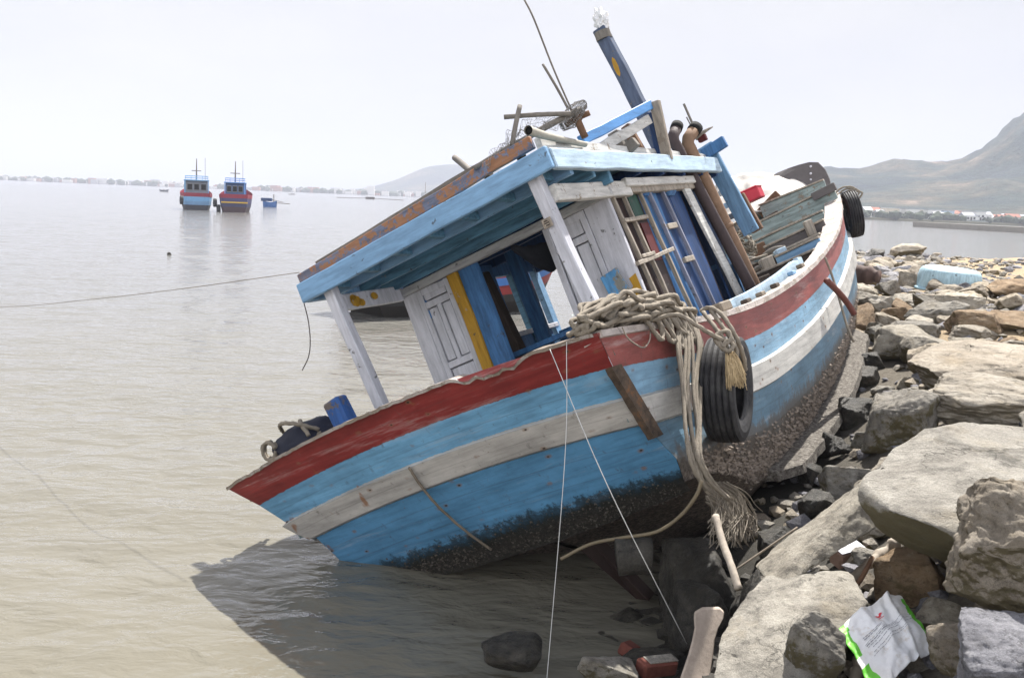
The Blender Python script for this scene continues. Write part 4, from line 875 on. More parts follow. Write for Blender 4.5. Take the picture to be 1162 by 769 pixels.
def sagline(a, b, sag, n=16): return [A(*a) + (A(*b) - A(*a)) * (i / n) - A(0, 0, sag * 4 * (i / n) * (1 - i / n)) for i in range(n + 1)]
gp, gd = ground_hit(778, 752)
wobj(MB().tube(cat_pts([bw(bp(624, 396, 1, -.06)), at(690, 552, 5.6), gp + A(0, 0, .12)], 8), .0028, 5), 'line', M['line'], 'thin white line running from the stern rail down to the foreground stones', 'line')
wobj(MB().tube(cat_pts([bw(bp(643, 388, 1, -.06)), at(641, 520, 5.75), on_z(618, 800, 0)], 8), .0023, 5), 'line', M['line'], 'thin white line dropping from the stern rail into the water', 'line')
wobj(MB().tube(cat_pts([bw(bp(340, 309, 1, 1.06)), at(200, 328.5, 9.4), at(100, 340, 11), at(0, 348.5, 12.6), at(-160, 352, 15.5), at(-420, 380, 19)], 8), .0031, 6), 'mooring_rope', M['oldwood'], 'mooring rope running left across the water from the cabin roof', 'rope')
wobj(MB().tube(cat_pts([at(u, v, d) for u, v, d in ((796, 545, 6.0), (790, 562, 6.0), (772, 585, 6.05), (745, 603, 6.1), (705, 610, 6.2), (670, 617, 6.3), (636, 634, 6.3))], 6), .0115, 8), 'hose', plain('yellow brown hose', (.15, .12, .075), .6), 'yellow-brown hose curving under the dark stern', 'hose')

# ------------------------------------------------------------------ rocks
def rock_mesh(seed, npts=14, bev=.07, rough=.035, maxe=.10, pts=None, box=.62):
    """a broken stone: convex hull, worn edges, then surface roughness"""
    rg = np.random.RandomState(seed); bm = bmesh.new()
    if pts is None:
        d = rg.normal(size=(npts, 3)); d /= np.linalg.norm(d, axis=1)[:, None]
        q = np.sign(d) * np.abs(d) ** box; pts = q / np.linalg.norm(q, axis=1)[:, None] ** .55 * rg.uniform(.80, 1.0, (npts, 1))
    for q in pts: bm.verts.new(q)
    r_ = bmesh.ops.convex_hull(bm, input=bm.verts[:])
    bmesh.ops.delete(bm, geom=[v for v in bm.verts if not v.link_faces], context='VERTS')
    bmesh.ops.dissolve_limit(bm, angle_limit=.14, verts=bm.verts[:], edges=bm.edges[:])
    bmesh.ops.bevel(bm, geom=bm.edges[:], offset=bev, segments=2, profile=.6, affect='EDGES', clamp_overlap=True)
    bmesh.ops.triangulate(bm, faces=bm.faces[:])
    for k in range(5):
        e = [x for x in bm.edges if x.calc_length() > maxe]
        if not e: break
        bmesh.ops.subdivide_edges(bm, edges=e, cuts=1); bmesh.ops.triangulate(bm, faces=[f for f in bm.faces if len(f.verts) > 3])
    bm.normal_update(); off = Vector(rg.uniform(-50, 50, 3)); new = []
    for v in bm.verts:
        c = v.co; n1 = noise.fractal(c * 1.7 + off, 1, 2.1, 4); n2 = noise.fractal(c * 6.5 + off, 1, 2.1, 4); r3 = abs(noise.fractal(c * 2.3 - off, 1, 2.0, 3))
        new.append(c + v.normal * rough * (1.5 * n1 + .7 * n2 - 1.1 * max(0, .10 - r3) * 5))
    for v, c in zip(bm.verts, new): v.co = c
    P = np.array([v.co[:] for v in bm.verts]); lo, hi = P.min(0), P.max(0); P = (P - (lo + hi) / 2) / ((hi - lo) / 2)
    for v, c in zip(bm.verts, P): v.co = c
    bmesh.ops.recalc_face_normals(bm, faces=bm.faces[:])
    me = bpy.data.meshes.new('rock'); bm.to_mesh(me); bm.free(); me.polygons.foreach_set('use_smooth', [True] * len(me.polygons)); return me
TAKEN = []
def rock_at(c, size, az, mat, me, name='rock', tilt=0, spin=0, lean=0):
    mm = me
    o = bpy.data.objects.new(name, mm); COL.objects.link(o)
    o.matrix_world = Matrix.Translation(Vector(c)) @ Matrix.Rotation(-az, 4, 'Z') @ Matrix.Rotation(tilt, 4, 'Y') @ Matrix.Rotation(lean, 4, 'X') @ Matrix.Diagonal((size[0], size[1], size[2], 1)) @ Matrix.Rotation(spin, 4, 'Z')
    return o
def rock(u0, v0, u1, v1, mat, label, seed, dep=.9, tilt=0, d=None, name='rock', planes=15, rough=.035, lump=.07, sub=4, lean=rad(8), lw=None, near=0, pts=None):
    uc = (u0 + u1) / 2
    if d is None: _, d = ground_hit(uc, v1 - .18 * (v1 - v0))
    d -= near
    W = (u1 - u0) / FPX * d / 2; H = (v1 - v0) / FPX * d / 2; c = at(uc, (v0 + v1) / 2, d)
    if lw: W, H = lw[0] / FPX * d / 2, lw[1] / FPX * d / 2
    D = max(W, H) * dep; az = math.atan((uc - 581) / FPX); c = c + A(math.sin(az), math.cos(az), 0) * D * .35
    me = rock_mesh(seed, planes, lump, rough, .055 if sub > 4 else .085, pts); me.materials.append(M[mat])
    o = rock_at(c, (W * 1.0, D, H * .97), az, mat, me, name, tilt, 0, lean); tag(o, label, 'rock' if name == 'rock' else name)
    TAKEN.append((c[0], c[1], max(W, D)))
    return o
def rock_px(P, mat, label, seed, rough=.02, bev=.03, cut=.045):
    W = np.array([at(*q) for q in P]); lo, hi = W.min(0), W.max(0); c = (lo + hi) / 2; h = (hi - lo) / 2; k = h.max()
    me = rock_mesh(seed, bev=bev, rough=rough, maxe=cut, pts=(W - c) / k); me.materials.append(M[mat])
    o = bpy.data.objects.new('rock', me); COL.objects.link(o); o.location = c; o.scale = h; tag(o, label, 'rock'); TAKEN.append((c[0], c[1], max(h[0], h[1]))); return o
ROCKS = [
 # u0 v0 u1 v1 material label seed options
 (1080, 553, 1250, 708, 'rtan', 'lumpy cream boulder in front of the huge flat-topped one at the right edge', 102, dict(lean=rad(26), d=3.95, dep=.8, planes=26, rough=.065, lump=.10, sub=5)),
 (992, 623, 1086, 694, 'rbrown', 'squat dark brown stone just above the white sack', 104, dict(planes=10)),
 (890, 692, 958, 790, 'rgrey', 'rounded stone with a shaded face left of the white sack', 105, dict(lean=rad(20), d=4.2, planes=18, sub=5, dep=.5)),
 (1052, 700, 1150, 790, 'rtan', 'tan stone tucked under the right side of the white sack', 107, dict(planes=14, sub=5, dep=.6)),
 (1088, 718, 1230, 800, 'rblue', 'bluish grey granite block in the bottom right corner', 108, dict(planes=9, rough=.035, sub=5, near=.15)),
 (1038, 684, 1100, 724, 'rgrey', 'small round stone between the white sack and the cream boulder', 109, {}),
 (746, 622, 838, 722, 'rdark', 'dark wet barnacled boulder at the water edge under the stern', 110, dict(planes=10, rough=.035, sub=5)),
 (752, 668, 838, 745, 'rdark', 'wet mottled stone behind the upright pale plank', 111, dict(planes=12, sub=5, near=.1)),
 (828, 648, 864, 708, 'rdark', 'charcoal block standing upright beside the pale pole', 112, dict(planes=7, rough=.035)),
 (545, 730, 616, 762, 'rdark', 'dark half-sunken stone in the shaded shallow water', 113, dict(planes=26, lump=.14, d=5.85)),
 (655, 733, 724, 790, 'rgrey', 'greenish stone at the bottom edge beside the red bricks', 114, dict(planes=12, d=5.6)),
 (982, 438, 1066, 522, 'rgrey', 'big shaded grey boulder beside the bilge plank gap', 115, dict(planes=12, sub=5)),
 (1052, 434, 1220, 496, 'rpale', 'lumpy whitish boulder with a brown stain above the huge flat boulder', 116, dict(planes=30, rough=.06, lump=.12, sub=5, dep=.7)),
 (1036, 400, 1230, 448, 'rtan', 'long smooth tan boulder lying flat at the right', 117, dict(planes=70, rough=.035, lump=.2, sub=5, dep=.8)),
 (992, 370, 1060, 416, 'rgrey', 'smooth dark grey humped stone behind the bilge plank', 118, dict(planes=26, rough=.03, lump=.14)),
 (1022, 379, 1082, 418, 'rgrey', 'grey sloping stone between the dark hump and the long tan boulder', 119, {}),
 (1072, 352, 1138, 388, 'rbrown', 'rusty brown rounded boulder below the blue tub', 120, dict(planes=26, rough=.03, lump=.12)),
 (1078, 368, 1132, 394, 'rpale', 'whitish stone lying against the rusty brown boulder', 121, {}),
 (1060, 332, 1116, 360, 'rpale', 'pale pointed stone under the blue tub', 122, dict(planes=10)),
 (1026, 360, 1060, 380, 'rpale', 'low pale stone above the smooth dark humped one', 123, {}),
 (1012, 341, 1046, 368, 'rbrown', 'brownish angular stone uphill from the dark humped one', 124, dict(planes=9)),
 (979, 369, 1010, 396, 'rgrey', 'dark blocky stone touching the hull side of the heap', 125, dict(planes=9)),
 (1035, 335, 1066, 360, 'rgrey', 'dark grey wedge left of the pale pointed stone', 126, dict(planes=9)),
 (1122, 319, 1190, 343, 'rbrown', 'flat tan slab on the crest right of the blue tub', 127, dict(planes=12)),
 (1124, 358, 1200, 381, 'rbrown', 'low flat brown slab at the right edge behind grey rubble', 128, dict(planes=11)),
 (1098, 320, 1126, 338, 'rtan', 'small tan block just below the right end of the blue tub', 129, {}),
 (981, 282, 1003, 301, 'rdark', 'dark rounded stone at the far end of the rock bank beside the water', 130, {}),
 (1010, 276, 1050, 298, 'rtan', 'tan stone on the far crest of the rock bank against the bay', 131, {}),
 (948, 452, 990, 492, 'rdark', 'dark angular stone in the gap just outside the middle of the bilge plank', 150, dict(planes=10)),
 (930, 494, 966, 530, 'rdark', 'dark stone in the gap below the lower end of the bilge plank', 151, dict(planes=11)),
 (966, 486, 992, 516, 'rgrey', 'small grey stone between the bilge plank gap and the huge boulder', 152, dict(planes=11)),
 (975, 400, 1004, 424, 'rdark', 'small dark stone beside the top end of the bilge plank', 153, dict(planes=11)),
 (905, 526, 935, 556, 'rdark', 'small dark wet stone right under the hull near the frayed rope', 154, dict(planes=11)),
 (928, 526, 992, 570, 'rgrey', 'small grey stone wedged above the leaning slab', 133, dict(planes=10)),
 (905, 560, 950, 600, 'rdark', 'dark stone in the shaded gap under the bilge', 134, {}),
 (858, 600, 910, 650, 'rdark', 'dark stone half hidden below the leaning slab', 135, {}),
 (1030, 390, 1092, 436, 'rtan', 'tan sloping stone between the grey one and the long smooth boulder', 136, dict(planes=44, lump=.16, dep=.8)),
 (992, 318, 1022, 344, 'rgrey', 'grey block close to the bow on the rock bank', 137, dict(planes=9)),
 (1020, 308, 1052, 332, 'rtan', 'tan block just left of the blue tub', 138, dict(planes=10)),
 (966, 416, 1000, 446, 'rdark', 'dark wet stone in the gap beside the upper bilge plank', 139, {}),
 (1060, 395, 1080, 410, 'rpale', 'tiny pale stone on top of the long tan boulder', 140, {}),
]
rock_px([(1010, 508, 5.05), (1048, 488, 5.2), (1090, 477, 5.35), (1165, 480, 5.35), (1290, 490, 5.35), (975, 543, 4.8), (974, 568, 4.72), (984, 590, 4.75), (1008, 580, 4.46), (1045, 594, 4.32), (1092, 614, 4.18), (1112, 600, 4.2), (1290, 600, 4.5), (1000, 605, 4.85), (1040, 630, 4.75), (1085, 648, 4.7), (1290, 700, 4.6), (1100, 600, 5.6), (1290, 620, 5.7), (1020, 580, 5.5)], 'rgrey', 'huge angular pale granite boulder with a flat sunlit top at the right edge', 101, .016, .03, .04)
rock_px([(888, 612, 5.6), (978, 545, 5.45), (990, 556, 5.25), (994, 598, 5.15), (872, 657, 5.12), (856, 641, 5.4), (902, 656, 5.05), (985, 590, 5.7), (868, 640, 5.7)], 'rgrey', 'long grey slab leaning up against the huge boulder beside the dark gap', 103)
rock_px([(868, 655, 5.15), (962, 646, 5.05), (984, 684, 4.75), (908, 706, 4.5), (902, 790, 4.05), (806, 800, 4.25), (812, 728, 4.6), (836, 690, 4.9), (905, 800, 4.6), (850, 810, 4.9), (970, 720, 5.1)], 'rgrey', 'broad flat light grey slab at the bottom behind the upright plank', 106)
for a in ROCKS: rock(*a[:6], a[6], **a[7])
random.seed(33); np.random.seed(33)
VAR = [rock_mesh(300 + i, [11, 14, 18, 24, 30, 36][i % 6], [.06, .08, .12, .14, .16, .18][i % 6], .045, .15, box=[.62, .7, .8, .9, .8, .9][i % 6]) for i in range(18)]
VM = {}
def varmesh(i, mat):
    if (i, mat) not in VM: me = VAR[i].copy(); me.materials.append(M[mat]); VM[(i, mat)] = me
    return VM[(i, mat)]
def pix(p):
    d = A(*p) - CAM; z = d @ _f; return 581 + FPX * (d @ _R) / z, 384.5 - FPX * (d @ _U) / z, z
def clear_of_hull(p, r):
    q = BM.T @ (A(*p) - BO)
    if -.6 < q[1] < 12 and q[0] < hb(min(max(q[1], 0), 11.4)) + r * .55 + .05 and q[2] + r * .6 > sheer(min(max(q[1], 0), 11.4)) - 1.5: return False
    return True
count = 0; tries = 0; placed = []
while count < 290 and tries < 14000:
    tries += 1
    y = 3.5 + 22.5 * random.random() ** .85; s_ = random.uniform(-.35, 4.6); x = np.interp(y, *XSH) + s_ / .9
    big = random.choice([.11, .15, .19, .23, .28]) if tries < 3500 else random.uniform(.09, .2)
    if s_ > 3.0: big = min(big, .17)
    r = big * random.uniform(.85, 1.2) * (.8 + y * .022)
    z = ground(x, y)
    if z < -.18 or (y < 5.5 and r > .14): continue
    u, v, dd = pix((x, y, z)); ok = -40 < u < 1215 and v < 800
    if 925 < u < 1085 and v > 655 and dd < 5.2: continue
    if not ok or not clear_of_hull((x, y, z), r): continue
    if any((x - a) ** 2 + (y - b) ** 2 < (.62 * r + .8 * c) ** 2 for a, b, c in TAKEN): continue
    if any((x - a) ** 2 + (y - b) ** 2 < (.66 * (r + c)) ** 2 for a, b, c in placed): continue
    placed.append((x, y, r))
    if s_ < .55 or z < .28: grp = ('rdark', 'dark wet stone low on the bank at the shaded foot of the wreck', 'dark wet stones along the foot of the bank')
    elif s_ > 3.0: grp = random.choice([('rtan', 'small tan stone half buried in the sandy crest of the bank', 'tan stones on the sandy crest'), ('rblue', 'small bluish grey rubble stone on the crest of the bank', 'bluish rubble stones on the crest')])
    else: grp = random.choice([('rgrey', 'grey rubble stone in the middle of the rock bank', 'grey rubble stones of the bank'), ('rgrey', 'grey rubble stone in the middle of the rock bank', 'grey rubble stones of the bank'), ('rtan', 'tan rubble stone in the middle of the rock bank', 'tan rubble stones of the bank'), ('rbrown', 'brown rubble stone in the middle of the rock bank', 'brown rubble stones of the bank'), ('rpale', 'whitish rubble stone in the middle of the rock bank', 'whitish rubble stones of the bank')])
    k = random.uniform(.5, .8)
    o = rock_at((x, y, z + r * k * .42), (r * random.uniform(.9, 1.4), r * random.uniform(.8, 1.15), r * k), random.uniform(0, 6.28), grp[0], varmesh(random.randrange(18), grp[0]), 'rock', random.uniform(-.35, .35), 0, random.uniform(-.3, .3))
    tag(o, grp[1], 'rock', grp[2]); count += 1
# uncountable small rubble in the gaps
mb = MB(); random.seed(8); base = [np.array([q.co[:] for q in VAR[i].vertices]) for i in range(3)]
ico = bmesh.new(); bmesh.ops.create_icosphere(ico, subdivisions=1, radius=1); IV = np.array([q.co[:] for q in ico.verts]); IF = [tuple(q.index for q in f.verts) for f in ico.faces]; ico.free()
for i in range(8200):
    y = 3.4 + 28 * random.random() ** (1.1 if i < 5200 else 2.2); s_ = random.uniform(-.3, 5.4 if i % 3 else 12); x = np.interp(y, *XSH) + s_ / .9; z = ground(x, y); r = (random.uniform(.02, .075) if i < 5200 else random.uniform(.02, .095)) * (.8 + .03 * y)
    if z < -.1 or not clear_of_hull((x, y, z), r): continue
    V = IV * (1 + .35 * np.random.uniform(-1, 1, (len(IV), 1))) * A(r * random.uniform(.8, 1.5), r, r * random.uniform(.5, .9)); a = random.uniform(0, 6.28); ca, sa = math.cos(a), math.sin(a)
    V = np.stack([V[:, 0] * ca - V[:, 1] * sa, V[:, 0] * sa + V[:, 1] * ca, V[:, 2]], 1) + A(x, y, z + r * .25)
    mb.add(V, IF, 2 if s_ < .6 else random.choice([0, 0, 1, 3, 3]))
wobj(mb, 'rubble', [M['rgrey'], M['rtan'], M['rdark'], M['rblue']], 'small broken rubble filling the gaps of the rock bank', 'rubble', kind='stuff', smooth=False)

# ------------------------------------------------------------------ things lying on the rocks
def gat(u, v, lift=0):
    p, d = ground_hit(u, v); return at(u, v, d - lift)
_, dk = ground_hit(795, 752)
a_, b2 = at(808, 690, dk - .15), at(783, 800, dk - .45)
pl = MB(); n_ = 10; L_ = b2 - a_; sx = A(1, .15, 0)
prof = [(.0, .050), (.05, .090), (.12, .088), (.22, .070), (.35, .066), (.5, .072), (.7, .082), (1, .095)]; vs = []
for q, hw in prof:
    c = a_ + L_ * q; j = .006 * noise.noise((q * 9, 0, 0))
    vs += [c - sx * (hw + j), c + sx * (hw * .92 - j), c + sx * (hw * .92 - j) + A(0, .03, 0), c - sx * (hw + j) + A(0, .03, 0)]
pl.add(vs, [(4 * i + k, 4 * i + (k + 1) % 4, 4 * i + 4 + (k + 1) % 4, 4 * i + 4 + k) for i in range(len(prof) - 1) for k in range(4)] + [(0, 1, 2, 3), tuple(4 * (len(prof) - 1) + k for k in range(4))])
wobj(pl, 'plank', wood('bleached plank', (.52, .43, .35), axis=(1, 1, .12)), 'bleached pale plank standing upright at the bottom edge of the picture', 'plank', smooth=False, bevel=.006)
wobj(MB().tube(cat_pts([at(812, 585, 5.6), at(820, 615, 5.45), at(830, 642, 5.3), at(838, 668, 5.2)], 9), lambda q: .020 + .003 * noise.noise((q * 9, 3, 0)), 10), 'pole', M['palewood'], 'pale round pole leaning in the dark gap below the frayed rope', 'pole')
_, dk = ground_hit(975, 690)
wobj(MB().tube(cat_pts([at(1018, 614, dk + .1), at(1000, 628, dk + .05), at(978, 646, dk - .1), at(953, 670, dk - .2)], 12), lambda q: .026 + .02 * noise.noise((q * 7, 1, 0)) + .008 * noise.noise((q * 23, 1, 0)), 12), 'branch', M['palewood'], 'thick pale branch lying beside the white-painted brick', 'branch')
wobj(MB().tube(cat_pts([at(u, v, d) for u, v, d in ((990, 632, dk - .22), (978, 655, dk - .32), (966, 672, dk - .40), (957, 700, dk - .5), (950, 735, dk - .6), (936, 785, dk - .75))], 6), lambda q: .012 + .006 * q, 8), 'stick', M['brownwood'], 'long thin curved brown stick left of the white sack', 'stick')
def sawn(name, u, v, lift, dims, rot, mats, label, cat):
    p = gat(u, v, lift); m_ = Matrix.Rotation(rot[2], 3, 'Z') @ Matrix.Rotation(rot[1], 3, 'Y') @ Matrix.Rotation(rot[0], 3, 'X')
    b_ = MB().box((0, 0, 0), dims, m_); o = b_.build(name, mats, bevel=.012); o.location = p; return tag(o, label, cat), m_
bm_ = plain('red brick', (.15, .05, .036), .95, .6, 20, .5)
o, m_ = sawn('brick_block', 962, 630, .12, (.19, .12, .12), (.2, -.15, .35), plain('old brick and mortar', (.20, .13, .10), .95, .4, 18, .8), 'broken brick lump with a white painted face above the flat grey slab', 'brick')
MB().box(m_ @ Vector((0, 0, .064)), (.18, .11, .006), m_).build('painted_face', M['white'], o, bevel=.002)
for k, (u, v, dm, rt_, lb) in enumerate(((745, 756, (.24, .10, .09), (.1, .1, .5), 'red brick with white mortar at the bottom edge beside the upright plank'), (714, 737, (.12, .1, .08), (.3, .2, 1.0), 'red brick fragment at the water edge, left of the other brick'), (872, 668, (.14, .08, .07), (.4, -.5, .2), 'small red brick piece below the leaning slab'))):
    o, m_ = sawn('brick', u, v, .38, dm, rt_, bm_, lb, 'brick')
    if k == 0: MB().box(m_ @ Vector((.02, 0, .048)), (.2, .08, .008), m_).build('mortar', M['rgrey'], o, bevel=.003)
for (P, r_, lb) in ((((968, 790), (975, 752), (982, 738), (990, 748)), .03, 'knotty driftwood stump at the lower left of the white sack'), (((940, 770), (955, 757), (966, 764), (985, 776)), .018, 'broken driftwood piece at the bottom edge under the white sack'), (((1000, 664), (1020, 672), (1045, 690)), .02, 'flat driftwood piece sticking out above the white sack')):
    _, dk = ground_hit(P[0][0], min(760, P[0][1])); wobj(MB().tube(cat_pts([at(u, v, dk - .3) for u, v in P], 12), lambda q: r_ * (.9 + .9 * noise.noise((q * 6, r_ * 90, 0)) + .4 * noise.noise((q * 19, 2, 0))), 11), 'driftwood', M['palewood'], lb, 'driftwood')
wobj(MB().tube(cat_pts([at(u, v, d) for u, v, d in ((832, 648, 5.5), (870, 622, 5.55), (905, 598, 5.6))], 5), .006, 6), 'twig', M['oldwood'], 'thin straight twig across the dark gap left of the leaning slab', 'twig')
wobj(MB().tube(cat_pts([at(u, v, 6.2) for u, v in ((700, 632), (720, 630), (738, 631))], 3), .115, 20), 'float', M['rdark'], 'dark round drum-shaped float in the shadow under the stern', 'float')
_, dk = ground_hit(985, 316)
wobj(MB().tube(cat_pts([at(u, v, d) for u, v, d in ((955, 310, 15), (975, 311, 14.8), (997, 314, 14.6))], 10), lambda q: .15 - .05 * q * q + .05 * noise.noise((q * 6, 2, 0)), 14), 'log', wood('reddish log', (.11, .07, .058)), 'reddish weathered log end poking out behind the bow', 'log')

# white sack with green edges, lying crumpled over the stones
_, dk = ground_hit(1008, 735); dk -= .42
TL, TR_, BR_, BL = at(953, 703, dk + .08), at(1026, 664, dk + .36), at(1066, 724, dk + .02), at(1000, 778, dk - .30)
nu_, nv_ = 56, 56; nrmv = np.cross(TR_ - TL, BL - TL); nrmv /= np.linalg.norm(nrmv); nrmv = nrmv if nrmv @ (CAM - TL) > 0 else -nrmv
def sack(a, b, off=0):
    p = (TL * (1 - a) + TR_ * a) * (1 - b) + (BL * (1 - a) + BR_ * a) * b
    ridge = .028 * max(0, 1 - abs(a - .72 + .10 * b) / .07) + .02 * max(0, 1 - abs(a - .3 - .2 * b) / .12)
    wv = .030 * noise.noise((a * 2.5, b * 2.5, 1)) + .014 * noise.noise((a * 7 + b * 4, b * 5 - a * 2, 4)) + .004 * noise.noise((a * 22, b * 20, 7))
    e = .075 * noise.noise((a * 3.5, b * 3.5, 9)); t_ = (TR_ - TL); t2 = (BL - TL)
    return p + nrmv * (ridge + wv + off - .05 * (2 * a - 1) ** 2) + t_ * e * .6 * b + t2 * e * .8 * a
mb = MB(); vs = [sack(i / nu_, j / nv_) for i in range(nu_ + 1) for j in range(nv_ + 1)]
mb.add(vs, [(i * (nv_ + 1) + j, (i + 1) * (nv_ + 1) + j, (i + 1) * (nv_ + 1) + j + 1, i * (nv_ + 1) + j + 1) for i in range(nu_) for j in range(nv_)])
k = 0
for i in range(nu_):
    for j in range(nv_):
        a, b = i / nu_, j / nv_; e = .012 * noise.noise((b * 6, 0, 0))
        if (a < .085 + e) and (b < .48 or b > .62) or (a > .915 + e and .06 < b < .9): mb.mi[k] = 1
        k += 1
t = N('woven white sack'); v = t.coord()
c = t.mix(t.ramp(t.noise(v, 9, 6, .7), [(.58, 0.0), (.72, .7)]), (.74, .74, .74), (.42, .33, .22)); c = t.mix(t.ramp(t.noise(v, 3, 5), [(.45, 0.0), (.7, .35)]), c, (.6, .54, .45))
bag = wobj(mb, 'sack', [t.out(c, .5, t.bump(t.noise(v, 40, 4), .25, .01)), plain('sack green edge', (.13, .50, .04), .5, .1)], 'crumpled white plastic sack with bright green edges and a red emblem on the stones', 'sack')
bag.modifiers.new('cloth', 'SOLIDIFY').thickness = .003
def onsack(poly, name, mat, parent=bag):
    m_ = MB()
    for pg in poly: m_.add([sack(a, b, .004) for a, b in pg], [tuple(range(len(pg)))])
    o = m_.build(name, mat); o.parent = parent; return o
ec, eb = .47, .20
em = [[(ec - .055, eb - .02), (ec - .03, eb - .025), (ec - .005, eb + .005), (ec + .01, eb - .03), (ec + .03, eb - .028), (ec + .055, eb - .005), (ec + .02, eb + .01), (ec + .01, eb + .035), (ec - .02, eb + .03), (ec - .04, eb + .01)]]
onsack(em, 'emblem', plain('red print', (.65, .03, .05), .5, .05))
onsack([[(ec - .04, eb + .052), (ec + .05, eb + .052), (ec + .05, eb + .064), (ec - .04, eb + .064)]], 'emblem', plain('red print line', (.65, .12, .12), .5, .05))
tx = []; random.seed(3)
for r_, (b0, a0, a1, h) in enumerate(((.335, .18, .42, .010), (.365, .18, .36, .012), (.43, .16, .86, .007), (.455, .16, .60, .012), (.49, .16, .88, .007), (.53, .2, .55, .008), (.585, .18, .66, .007), (.62, .16, .74, .006))):
    a = a0
    while a < a1:
        w_ = random.uniform(.015, .05); n_ = max(1, int(w_ / .02))
        for q in range(n_): x0 = a + w_ * q / n_; x1 = a + w_ * (q + 1) / n_; tx.append([(x0, b0), (x1, b0), (x1, b0 + h), (x0, b0 + h)])
        a += w_ + .009
o = onsack(tx, 'printed_text', plain('grey print', (.22, .22, .24), .6, .05)); o['kind'] = 'stuff'

# upturned blue tub on the crest
p0, dk = ground_hit(1086, 331); W_ = 74 / FPX * dk / 2; tb = empty('tub', 'pale blue upturned round plastic tub with a dark rim on the rock bank', 'tub', loc=(p0[0], p0[1] + W_ * .7, p0[2] - .02)); tb.rotation_euler = (rad(5), rad(3), 0)
hh = 27 / FPX * dk
prof = [(1.0, 0), (1.0, .03), (.985, .05), (.975, .25), (.955, .6), (.93, .78), (.88, .90), (.80, .965), (.6, .99), (.3, 1.0), (0.001, 1.0)]
mb = MB(); S = 48; vs = [(W_ * r * math.cos(2 * math.pi * j / S), W_ * r * .85 * math.sin(2 * math.pi * j / S), hh * z) for r, z in prof for j in range(S)]
mb.add(vs, [(i * S + j, i * S + (j + 1) % S, (i + 1) * S + (j + 1) % S, (i + 1) * S + j) for i in range(len(prof) - 1) for j in range(S)])
mb.build('body', paint('pale blue plastic', (.40, .56, .62), chips=.30, grime=.35, rough=.5), tb, smooth=True)
mb = MB().tube([(W_ * 1.02 * math.cos(a), W_ * .87 * math.sin(a), hh * .05) for a in np.linspace(0, 6.2832, 49)], .028, 8, cap=False); mb.build('rim', plain('tub rim', (.33, .50, .58), .5), tb, smooth=True)
wobj(MB().beam(p0 + A(-.28, -.1, .05), p0 + A(.45, -.08, .07), .16, .10), 'board', M['darkwood'], 'dark flat board lying in front of the blue tub', 'board', smooth=False, bevel=.01)

